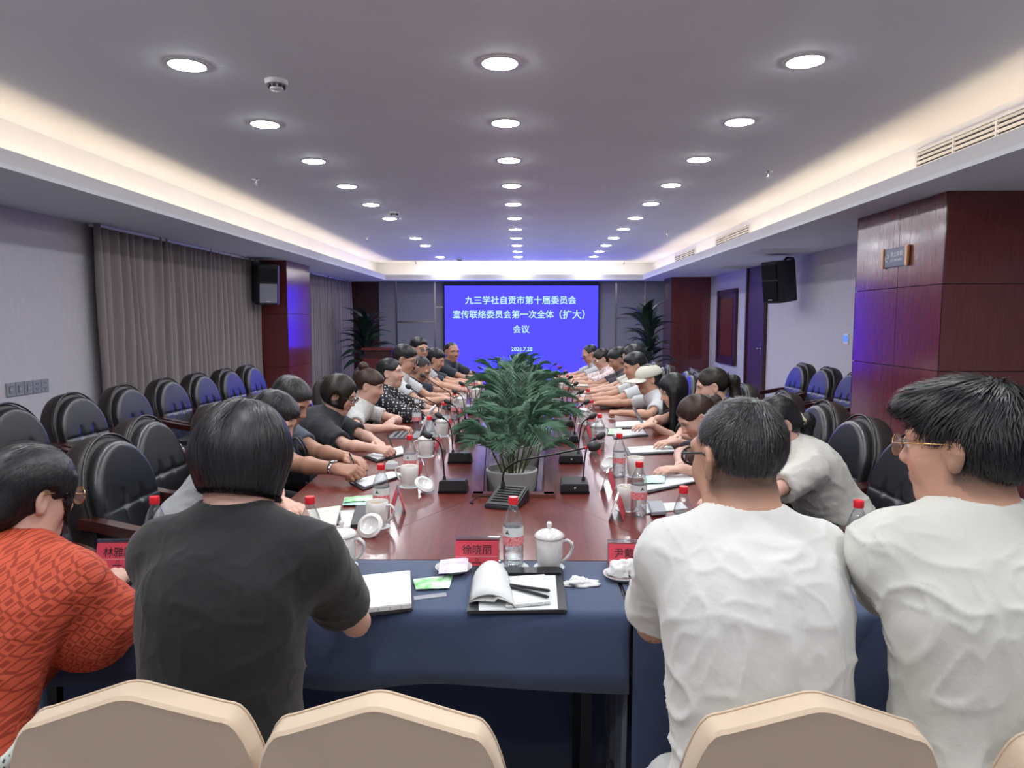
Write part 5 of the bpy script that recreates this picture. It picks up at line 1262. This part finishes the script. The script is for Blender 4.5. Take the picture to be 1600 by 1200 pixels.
# --- microphones
MC = thing('gooseneck_microphone', 'x', 'microphone'); fm = [True]
def mic_parts(t, neck, rad=.0032, ball=.0155):
    MB().add([(-.062, -.055, 0), (.062, -.055, 0), (.062, .055, 0), (-.062, .055, 0), (-.060, -.053, .042), (.060, -.053, .042), (.058, .050, .056), (-.058, .050, .056)], [(0,3,2,1),(4,5,6,7),(0,1,5,4),(1,2,6,5),(2,3,7,6),(3,0,4,7)]).build('base', 'blackplastic', t, bevel=.005)
    MB().box((-.064, -.058, 0), (.064, .058, .012)).build('foot', 'blackmetal', t, bevel=.003)
    MB().lathe([(.009, .045), (.007, .062), (.004, .066)], 12, Matrix.Translation((neck[0][0], neck[0][1], 0))).build('socket', 'blackmetal', t, 'auto')
    MB().box((-.004, -.0545, .024), (.004, -.0535, .030)).build('indicator', 'labelwhite', t)
    n_ = MB().tube(neck, rad, 8).build('gooseneck', 'blackmetal', t, True)
    e = Vector(neck[-1]); d = (Vector(neck[-1]) - Vector(neck[-2])).normalized(); q = d.to_track_quat('Z', 'Y').to_matrix().to_4x4()
    MB().lathe([(.0, -.006), (ball*.6, -.005), (ball*.95, .006), (ball, .016), (ball*.9, .028), (ball*.5, .037), (0, .040)], 16, Matrix.Translation(e) @ q, cap=False).build('foam_windscreen', 'blackcover', t, True)
    MB().lathe([(.006, -.022), (.0065, -.008)], 12, Matrix.Translation(e) @ q).build('ring', 'blackmetal', t, True)
def arc(pts, n_=14):
    P = [Vector(p) for p in pts]; out = []
    for i in range(n_ + 1):
        u = i/n_*(len(P) - 1); k = min(int(u), len(P) - 2); f = u - k
        p0, p1, p2, p3 = P[max(k-1, 0)], P[k], P[k+1], P[min(k+2, len(P)-1)]
        out.append(.5*((2*p1) + (p2 - p0)*f + (2*p0 - 5*p1 + 4*p2 - p3)*f*f + (3*p1 - p0 - 3*p2 + p3)*f**3))
    return out
mic_parts(MC, arc([(.04, .0, .05), (.045, .002, .14), (.06, .0, .21), (.10, -.002, .24)]))
KID[MC.name] = [(c, kids(c)) for c in kids(MC)]
for i in range(9):
    y = 3.06 + .64*i
    for s in (-1, 1):
        x = TC + s*(hwi(min(y, T1)) + .012 + .085)
        put(MC, fm, (x, y, TZ), 0 if s > 0 else R(180), 'black gooseneck microphone in the row along the trough on the %s side' % ('door' if s > 0 else 'curtain'), 'microphones, door side' if s > 0 else 'microphones, curtain side')
# the speaker's microphone in front, neck swung to the side
p = pz(793, 783, TZ); t = thing('desk_microphone', 'large black desk microphone with its neck swung over the near table end', 'microphone', (p.x, p.y - .05, TZ), R(-18))
MB().add([(-.07, -.09, 0), (.07, -.09, 0), (.07, .09, 0), (-.07, .09, 0), (-.066, -.086, .018), (.066, -.086, .018), (.066, .086, .062), (-.066, .086, .062)], [(0,3,2,1),(4,5,6,7),(0,1,5,4),(1,2,6,5),(2,3,7,6),(3,0,4,7)]).build('base', 'blackplastic', t, bevel=.005)
for i in range(7): MB().box((-.05, -.06 + i*.02, .0), (.05, -.052 + i*.02, .003), Matrix.Translation((0, 0, .039 + (-.056 + i*.02)*.2558)) ).build('button_rib', 'blackmetal', t)
MB().lathe([(.011, .05), (.008, .075), (.005, .08)], 12, Matrix.Translation((-.04, .06, 0))).build('socket', 'blackmetal', t, 'auto')
nk = arc([(-.04, .06, .06), (-.035, .062, .12), (.02, .08, .165), (.14, .12, .19), (.30, .17, .225)], 20); MB().tube(nk, .0042, 8).build('gooseneck', 'blackmetal', t, True)
d = (nk[-1] - nk[-2]).normalized(); q = d.to_track_quat('Z', 'Y').to_matrix().to_4x4()
MB().lathe([(.0, -.004), (.014, -.003), (.020, .010), (.0215, .024), (.019, .040), (.010, .050), (0, .053)], 18, Matrix.Translation(nk[-1]) @ q, cap=False).build('foam_windscreen', 'blackcover', t, True)
MB().lathe([(.0075, -.018), (.008, -.006)], 14, Matrix.Translation(nk[-1]) @ q).build('ring', 'redcap', t, True)
MB().tube(arc([(-.07, .03, .012), (-.12, .02, .02), (-.15, -.03, .004), (-.13, -.05, .004)]), .0028, 6).build('cable', 'blackmetal', t, True)
# two extra long goosenecks before the speaking woman and her neighbour
for px, py, tx, ty, lb in ((684, 662, 641, 606, 'tall gooseneck microphone before the woman in polka dots'), (703, 640, 662, 588, 'tall gooseneck microphone before the crew cut man')):
    p = pz(px, py, TZ); e = py_(tx, ty, p.y); t = thing('gooseneck_microphone', lb, 'microphone', (p.x, p.y, TZ), 0); dx, dz = e.x - p.x, e.z - TZ
    mic_parts(t, arc([(0, .02, .05), (-.0, .02, .05 + dz*.3), (dx*.35, .01, dz*.66), (dx, 0, dz)]), .004, .019)

# --- papers, folders, snacks: outlines taken on the table top
def slab(pts, z, th, name, m, label, cat, parent=None, group=None):
    P = [pz(x, y, z) for x, y in pts]; c = sum(P, Vector())/len(P)
    o = MB().prism([(v.x - c.x, v.y - c.y) for v in P], 0, th).build(name, m, None, bevel=min(.002, th*.3))
    if parent is None: o.location = (c.x, c.y, z); tag(o, label, cat, group)
    else: o.parent = parent; o.location = Vector((c.x, c.y, z)) - parent.location
    return o
def scribble(parent, pts, z, rows, seed, n_=14):
    r = random.Random(seed); P = [pz(x, y, z) for x, y in pts]; mb = MB()
    for i in range(rows):
        v = (i + .5)/rows; a = P[0].lerp(P[3], v); b = P[1].lerp(P[2], v); k = r.uniform(.55, .95)
        for j in range(n_):
            if r.random() < .2: continue
            u = (j + .2)/n_*k; w_ = k/n_*r.uniform(.4, .8); s = a.lerp(b, u); e = a.lerp(b, u + w_); d = (b - a).normalized(); nn = Vector((-d.y, d.x, 0))*.0011
            s = s + nn*r.uniform(-1.5, 1.5); mb.add([s - nn, e - nn*.6, e + nn, s + nn*.5], [(0, 1, 2, 3)])
    o = mb.build('handwriting', 'ink', None); o['kind'] = 'stuff'; o.parent = parent; o.location = -parent.location
def pillow(pts, z, h, name, m, label, cat, group=None):
    P = [pz(x, y, z) for x, y in pts]; c = sum(P, Vector())/4; V = []; F = []; n_ = 10
    for s in (1, -1):
        for i in range(n_ + 1):
            for j in range(n_ + 1):
                u, v = i/n_, j/n_; p = P[0].lerp(P[1], u).lerp(P[3].lerp(P[2], u), v); b = (math.sin(math.pi*u)*math.sin(math.pi*v))**.6
                V.append((p.x - c.x, p.y - c.y, h*.5 + (s*h*.5*b if s > 0 else -h*.5*b) + .0015*math.sin(u*17)*math.sin(v*13)*(s > 0)))
    for s in range(2):
        for i in range(n_):
            for j in range(n_):
                a = s*(n_+1)**2 + i*(n_+1) + j; q = (a, a + n_ + 1, a + n_ + 2, a + 1); F.append(q if s == 0 else q[::-1])
    mb = MB(); mb.add(V, F); o = mb.build(name, m, None, True); o.location = (c.x, c.y, z); return tag(o, label, cat, group)
def pen(x, y, z, d, ln, label, m='ink'):
    t = thing('pen', label, 'pen', (x, y, z)); q = Vector(d).normalized().to_track_quat('Z', 'Y'); t.rotation_euler = q.to_euler()
    MB().lathe([(.0006, -.0), (.0035, .012), (.0042, .02), (.0042, ln*.95), (.003, ln)], 10).build('barrel', m, t, 'auto'); MB().box((.004, -.0012, ln*.6), (.006, .0012, ln*.93)).build('clip', 'chrome', t)
# woman in the black tee: open notebook
nb_ = thing('open_notebook', 'thick open notebook with cream pages before the woman in the black tee', 'notebook', pz(600, 930, CL))
slab([(530, 912), (642, 897), (645, 955), (545, 968)], CL, .006, 'cover', 'blackcover', '', '', nb_)
slab([(564, 906), (641, 898), (643, 951), (560, 960)], CL + .006, .014, 'page_block', 'lined', '', '', nb_); slab([(532, 911), (563, 906), (559, 960), (538, 962)], CL + .006, .012, 'page_block', 'lined', '', '', nb_)
scribble(nb_, [(533, 912), (562, 907), (560, 925), (534, 930)], CL + .0186, 3, 5, 6)
slab([(646, 932), (697, 926), (698, 932), (647, 938)], CL, .001, 'bookmark_ribbon', 'greyplastic', '', '', nb_)
# the empty place: clip folder, papers, flipped notebook, pens
fo_ = thing('clip_folder', 'black clip folder with papers before the empty chair', 'folder', pz(808, 925, CL))
slab([(741, 892), (879, 891), (886, 958), (729, 960)], CL, .008, 'board', 'blackcover', '', '', fo_); slab([(742, 889), (876, 888), (877, 898), (742, 899)], CL + .008, .006, 'top_flap', 'blackplastic', '', '', fo_)
slab([(748, 903), (868, 900), (872, 953), (748, 955)], CL + .008, .003, 'paper_stack', 'paper', '', '', fo_)
nt_ = thing('flipped_notebook', 'white ruled notebook with handwriting and its pages flipped over', 'notebook', pz(800, 930, CL + .012))
slab([(790, 905), (852, 901), (860, 945), (790, 951)], CL + .012, .008, 'page_block', 'lined', '', '', nt_); scribble(nt_, [(806, 908), (846, 905), (850, 920), (806, 924)], CL + .0205, 3, 8, 8)
P4 = [pz(x, y, CL + .012) for x, y in ((738, 906), (790, 905), (800, 951), (733, 942))]; V = []; F = []
for lay, hh in ((0, .045), (1, .018)):
    for i in range(13):
        u = i/12
        for j in range(5):
            v = j/4; p = P4[0].lerp(P4[1], u).lerp(P4[3].lerp(P4[2], u), v)
            z = hh*math.sin(math.pi*min(u*1.0, 1))**.7*(1.2 - .55*v) + (.012 if u > .6 else 0)*lay; V.append((p.x - nt_.location.x + (.012*u if lay == 0 else 0), p.y - nt_.location.y, z + .002))
for lay in (0, 1):
    for i in range(12):
        for j in range(4): a = lay*65 + i*5 + j; F.append((a, a + 5, a + 6, a + 1))
mb = MB(); mb.add(V, F); o = mb.build('flipped_pages', 'lined', nt_, True); o.modifiers.new('t', 'SOLIDIFY').thickness = .003
p = pz(808, 925, CL + .022); pen(p.x - .03, p.y + .035, CL + .026, (.8, -.55, 0), .135, 'black capped pen on the flipped notebook'); pen(p.x - .035, p.y + .045, CL + .026, (.95, -.35, .0), .13, 'slim black pencil beside the pen on the flipped notebook')
pillow([(645, 908), (708, 901), (702, 922), (650, 924)], CL, .012, 'snack_packet', 'greenpack', 'green snack packet lying beside the open notebook', 'snack packet')
pillow([(688, 878), (732, 873), (730, 896), (685, 900)], CL + .018, .012, 'snack_packet', 'lilacpack', 'lilac snack packet lying on the small white dish', 'snack packet')
def dish(px, py, z, label):
    p = pz(px, py, z); t = MB().lathe([(.0, .0), (.035, .0), (.052, .012), (.055, .017), (.052, .016), (.034, .005), (.0, .004)], 28, cap=False).build('dish', 'porcelain', None, True); t.location = (p.x, p.y, z); tag(t, label, 'dish', None); return p
dish(709, 893, CL, 'small white dish under the lilac snack packet'); pd = dish(972, 904, CL, 'small white dish holding a crumpled tissue beside the man in white')
def crumple(x, y, z, sx, sy, sz, label, seed):
    bm = bmesh.new(); bmesh.ops.create_icosphere(bm, subdivisions=4, radius=1); V = np.array([v.co[:] for v in bm.verts]); n1 = noise3(V + seed, 2.2); n2 = np.abs(noise3(V + seed*2, 4.5))
    for v, a, b in zip(bm.verts, n1, n2): k = 1 + .45*a - .35*b; v.co = (v.co.x*k*sx, v.co.y*k*sy, max(v.co.z*k*sz, -.0) + .001)
    me = bpy.data.meshes.new('crumpled_tissue'); bm.to_mesh(me); bm.free(); o = link('crumpled_tissue', me, 'tissue', None, True); o.location = (x, y, z); tag(o, label, 'tissue')
crumple(pd.x, pd.y, CL + .012, .04, .034, .045, 'white crumpled tissue heaped on the small dish', 3)
p = pz(905, 914, CL); crumple(p.x, p.y, CL, .055, .024, .022, 'white crumpled tissue lying on the navy cloth', 9)
# places along the curtain side
def papers(pts, lb, z=TZ, th=.006, board=None, m='paper', scr=0):
    if board:
        c = [sum(q[0] for q in pts)/4, sum(q[1] for q in pts)/4]
        b = slab([(c[0] + (x - c[0])*1.12, c[1] + (y - c[1])*1.25 + 2) for x, y in pts], z, .007, 'document_folder', 'blackcover', 'black folder under the ' + lb.replace('white ', '').replace('on a black tray ', '').replace('wearing the steel', 'with the'), 'folder'); z += .007
    o = slab(pts, z, th, 'paper_sheets', m, lb, 'papers')
    if scr: scribble(o, pts, z + th + .0006, scr, int(pts[0][0]), 10)
    return o
on = thing('open_notebook', 'open handwritten notebook before the person in heather grey', 'notebook', pz(485, 812, TZ))
slab([(432, 818), (530, 794), (534, 822), (436, 833)], TZ, .008, 'cover', 'blackcover', '', '', on); slab([(440, 806), (533, 793), (528, 811), (437, 818)], TZ + .008, .010, 'page_block', 'creampaper', '', '', on); slab([(437, 818), (528, 811), (525, 825), (433, 829)], TZ + .008, .013, 'page_block', 'creampaper', '', '', on)
scribble(on, [(490, 800), (525, 796), (524, 808), (490, 812)], TZ + .019, 3, 2, 9)
slab([(530, 799), (554, 798), (547, 824), (525, 824)], TZ, .003, 'note_card', 'paper', 'white note card between the notebook and black folder', 'paper')
slab([(556, 794), (574, 793), (572, 824), (548, 825)], TZ, .012, 'document_folder', 'blackcover', 'black folder beside the open mug', 'folder')
pillow([(538, 779), (582, 775), (582, 784), (537, 786)], TZ + .012, .01, 'snack_packet', 'greenpack', 'green snack packet on the mint packet by the water bottle', 'snack packet'); pillow([(537, 785), (582, 783), (582, 791), (535, 792)], TZ, .014, 'snack_packet', 'mintpack', 'mint green packet before the person in heather grey', 'snack packet')
papers([(550, 752), (612, 738), (632, 742), (570, 762)], 'white papers under the hand of the man wearing the steel watch', board=True, scr=2)
papers([(572, 712), (628, 698), (632, 709), (590, 719)], 'white papers before the woman with the bob and black glasses', board=True)
o = thing('folded_tissue_box', 'small white packet beside the open mug of the watch man', 'packet', pz(612, 733, TZ)); MB().box((-.03, -.02, 0), (.03, .02, .035)).build('box', 'paper', o, bevel=.004); MB().box((-.02, -.004, .035), (.02, .004, .045)).build('tissue_tip', 'tissue', o, bevel=.003)
papers([(700, 612), (725, 606), (730, 611), (703, 618)], 'white papers before the upright man in thin rimmed glasses'); papers([(690, 634), (716, 630), (712, 639), (688, 642)], 'white papers before the crew cut man in navy'); papers([(655, 652), (690, 648), (688, 660), (655, 663)], 'white papers before the woman in polka dots')
# tablet with stand
p = pz(632, 680, TZ); t = thing('tablet_computer', 'tablet with keyboard and kickstand before the woman in white lace', 'tablet', (p.x + .10, p.y, TZ), R(-90))
MB().box((-.14, -.19, 0), (.14, .0, .006)).build('keyboard', 'greyplastic', t, bevel=.002); SM_ = Matrix.Translation((0, .005, .005)) @ Matrix.Rotation(R(-24), 4, 'X')
MB().box((-.145, 0, 0), (.145, .008, .2), SM_).build('screen_slab', 'whiteplastic', t, bevel=.003); MB().box((-.135, -.001, .01), (.135, .0005, .19), SM_).build('glass', 'blackplastic', t)
MB().box((-.14, 0, 0), (.14, .004, .13), Matrix.Translation((0, .1, .0)) @ Matrix.Rotation(R(28), 4, 'X')).build('kickstand', 'whiteplastic', t, bevel=.001)
for r_ in range(4): MB().box((-.12, -.16 + r_*.032, .006), (.12, -.14 + r_*.032, .0075)).build('key_row', 'blackplastic', t)
p = pz(690, 628, TZ); t = thing('laptop', 'slim laptop before the man in the white tee with glasses', 'laptop', (-.46, 6.02, TZ), R(-90))
MB().box((-.15, -.20, 0), (.15, .01, .012)).build('keyboard_base', 'greyplastic', t, bevel=.003); MB().box((-.15, 0, 0), (.15, .006, .19), Matrix.Translation((0, .01, .01)) @ Matrix.Rotation(R(-25), 4, 'X')).build('screen_slab', 'greyplastic', t, bevel=.003)
# places along the door side
papers([(1010, 752), (1075, 740), (1100, 750), (1010, 768)], 'white papers before the woman with the brown ponytail', board=True)
papers([(980, 700), (1048, 696), (1055, 706), (985, 709)], 'white papers on a black tray before the woman with the dark ponytail', board=True)
papers([(962, 660), (1008, 658), (1012, 666), (962, 668)], 'white papers before the woman with long black hair', board=True); papers([(958, 674), (1004, 671), (1010, 679), (962, 683)], 'white stapled papers beside the black tray', board=True)
papers([(1000, 790), (1065, 786), (1075, 796), (1010, 804)], 'white papers behind the shoulder of the man in white', m='paper'); slab([(1012, 788), (1034, 787), (1042, 804), (1018, 806)], TZ + .006, .014, 'document_folder', 'greyplastic', 'grey hard case beside the red name plate', 'case')
pillow([(1008, 746), (1040, 744), (1038, 756), (1006, 757)], TZ + .014, .014, 'snack_packet', 'mintpack', 'mint green packet on the dish before the ponytail woman', 'snack packet'); dish(1022, 753, TZ, 'white dish under the mint green packet')
pillow([(948, 672), (972, 670), (970, 680), (947, 680)], TZ, .012, 'snack_packet', 'greenpack', 'pale green packet before the woman with long black hair', 'snack packet')
slab([(936, 635), (972, 631), (975, 637), (938, 641)], TZ, .012, 'document_folder', 'blackcover', 'black folder before the person in the cream cap', 'folder')
papers([(905, 616), (945, 612), (948, 618), (908, 622)], 'white papers before the man in the pale tee'); papers([(898, 600), (925, 597), (928, 603), (900, 606)], 'white papers before the man in the dark plum tee'); papers([(893, 589), (912, 587), (914, 592), (894, 594)], 'white papers before the woman in pink floral')
# held things
def at_hand(i, s, fwd=.07, dz=.03): w_ = WHO[i]['arms_w'][s]; f = WHO[i]['fwd']; return Vector(w_ + f*fwd + np.array((0, 0, dz)))
for i, s, lb in (('watch', 1, 'black pen in the hand of the man wearing the steel watch'), ('bobglasses', 1, 'black pen in the hand of the woman with the bob'), ('brownpony', 1, 'black pen in the hand of the woman with the brown ponytail'), ('darkman', 1, 'black pen in the hand of the man in the plum tee'), ('blacktee', 1, 'thick black pen in the hand of the woman in the black tee')):
    s = [k_ for k_ in (-1, 1) if WHO[i]['hpose'][k_] == 'pen'][0]; w_ = Vector(WHO[i]['arms_w'][s]); dr_ = Vector(WHO[i]['hdir'][s]); sd_ = dr_.cross(Vector((0, 0, 1))).normalized()*(-.022*s)
    p = w_ + dr_*.108 + sd_; zz = max(p.z - .05, CL + .004 if i == 'blacktee' else TZ + .012); pen(p.x, p.y, zz, Vector((0, 0, 1)) - dr_*.55 + sd_*4, .14, lb)
p = at_hand('longhair', 1, .09, .02); t = thing('smartphone', 'slim phone held by the woman with long black hair', 'phone', p); t.rotation_euler = (R(60), 0, R(95)); MB().box((-.035, -.075, -.004), (.035, .075, .004)).build('body', 'greyplastic', t, bevel=.003); MB().box((-.032, -.07, .004), (.032, .07, .0048)).build('glass', 'blackplastic', t)
p = at_hand('creamwoman', 1, .09, .04); t = thing('open_booklet', 'small open booklet held by the woman with the booklet', 'booklet', p, R(90))
for s in (-1, 1): MB().box((0, -.1, -.003), (.075, .1, .003), Matrix.Rotation(R(0 if s > 0 else 180), 4, 'Z') @ Matrix.Rotation(R(-12), 4, 'Y')).build('page_block', 'creampaper', t)
p = at_hand('orange', 1, .08, .0); t = thing('smartphone', 'black phone in the hand of the woman in orange', 'phone', p); t.rotation_euler = (R(40), 0, R(-30)); MB().box((-.035, -.075, -.004), (.035, .075, .004)).build('body', 'blackplastic', t, bevel=.003); MB().box((-.032, -.07, .004), (.032, .07, .0048)).build('glass', 'blackcover', t)
# wooden hair stick of the woman in orange
P = WHO['orange']; ob = [o for o in bpy.data.objects if o.get('label') == P['label']][0]; J = P['J']; b = J['hc'] + J['Rh'] @ np.array((0.03, -.125, -.05)); dd = J['Rh'] @ nrm((1, .1, -.15))
ho = [c for c in kids(ob) if c.name.startswith('hair')][0]; MB().tube([tuple(b - dd*.07), tuple(b + dd*.03), tuple(b + dd*.085)], [.004, .004, .0015], 8).build('hair_stick', 'woodpin', ho, True)
# black handbag hanging between the table and the man with the watch
p = pz(467, 745, TZ + .02); t = thing('handbag', 'black handbag with two loop handles beside the man wearing the steel watch', 'bag', (-1.15, 3.50, .665))
MB().box((-.06, -.025, 0), (.06, .025, .11)).build('bag_body', 'leather', t, bevel=.02)
for y in (-.018, .018): MB().tube(arc([(-.045, y, .10), (-.04, y, .19), (0, y, .25), (.04, y, .19), (.045, y, .10)]), 1, flat=(.008, .003)).build('bag_handle', 'leather', t, True)
# patterned sash of the woman in orange
patterned('sashpattern', 'c9cfc8', '4a5560', 60, .30, .36, 'MANHATTAN', .2)
for z0 in (.655, .60):
    MB().tube([(.232*math.cos(a), .005 + .178*math.sin(a), z0) for a in np.linspace(0, 2*math.pi, 41)], 1, flat=(.004, .019)).build('patterned_sash', 'sashpattern', ob, True)
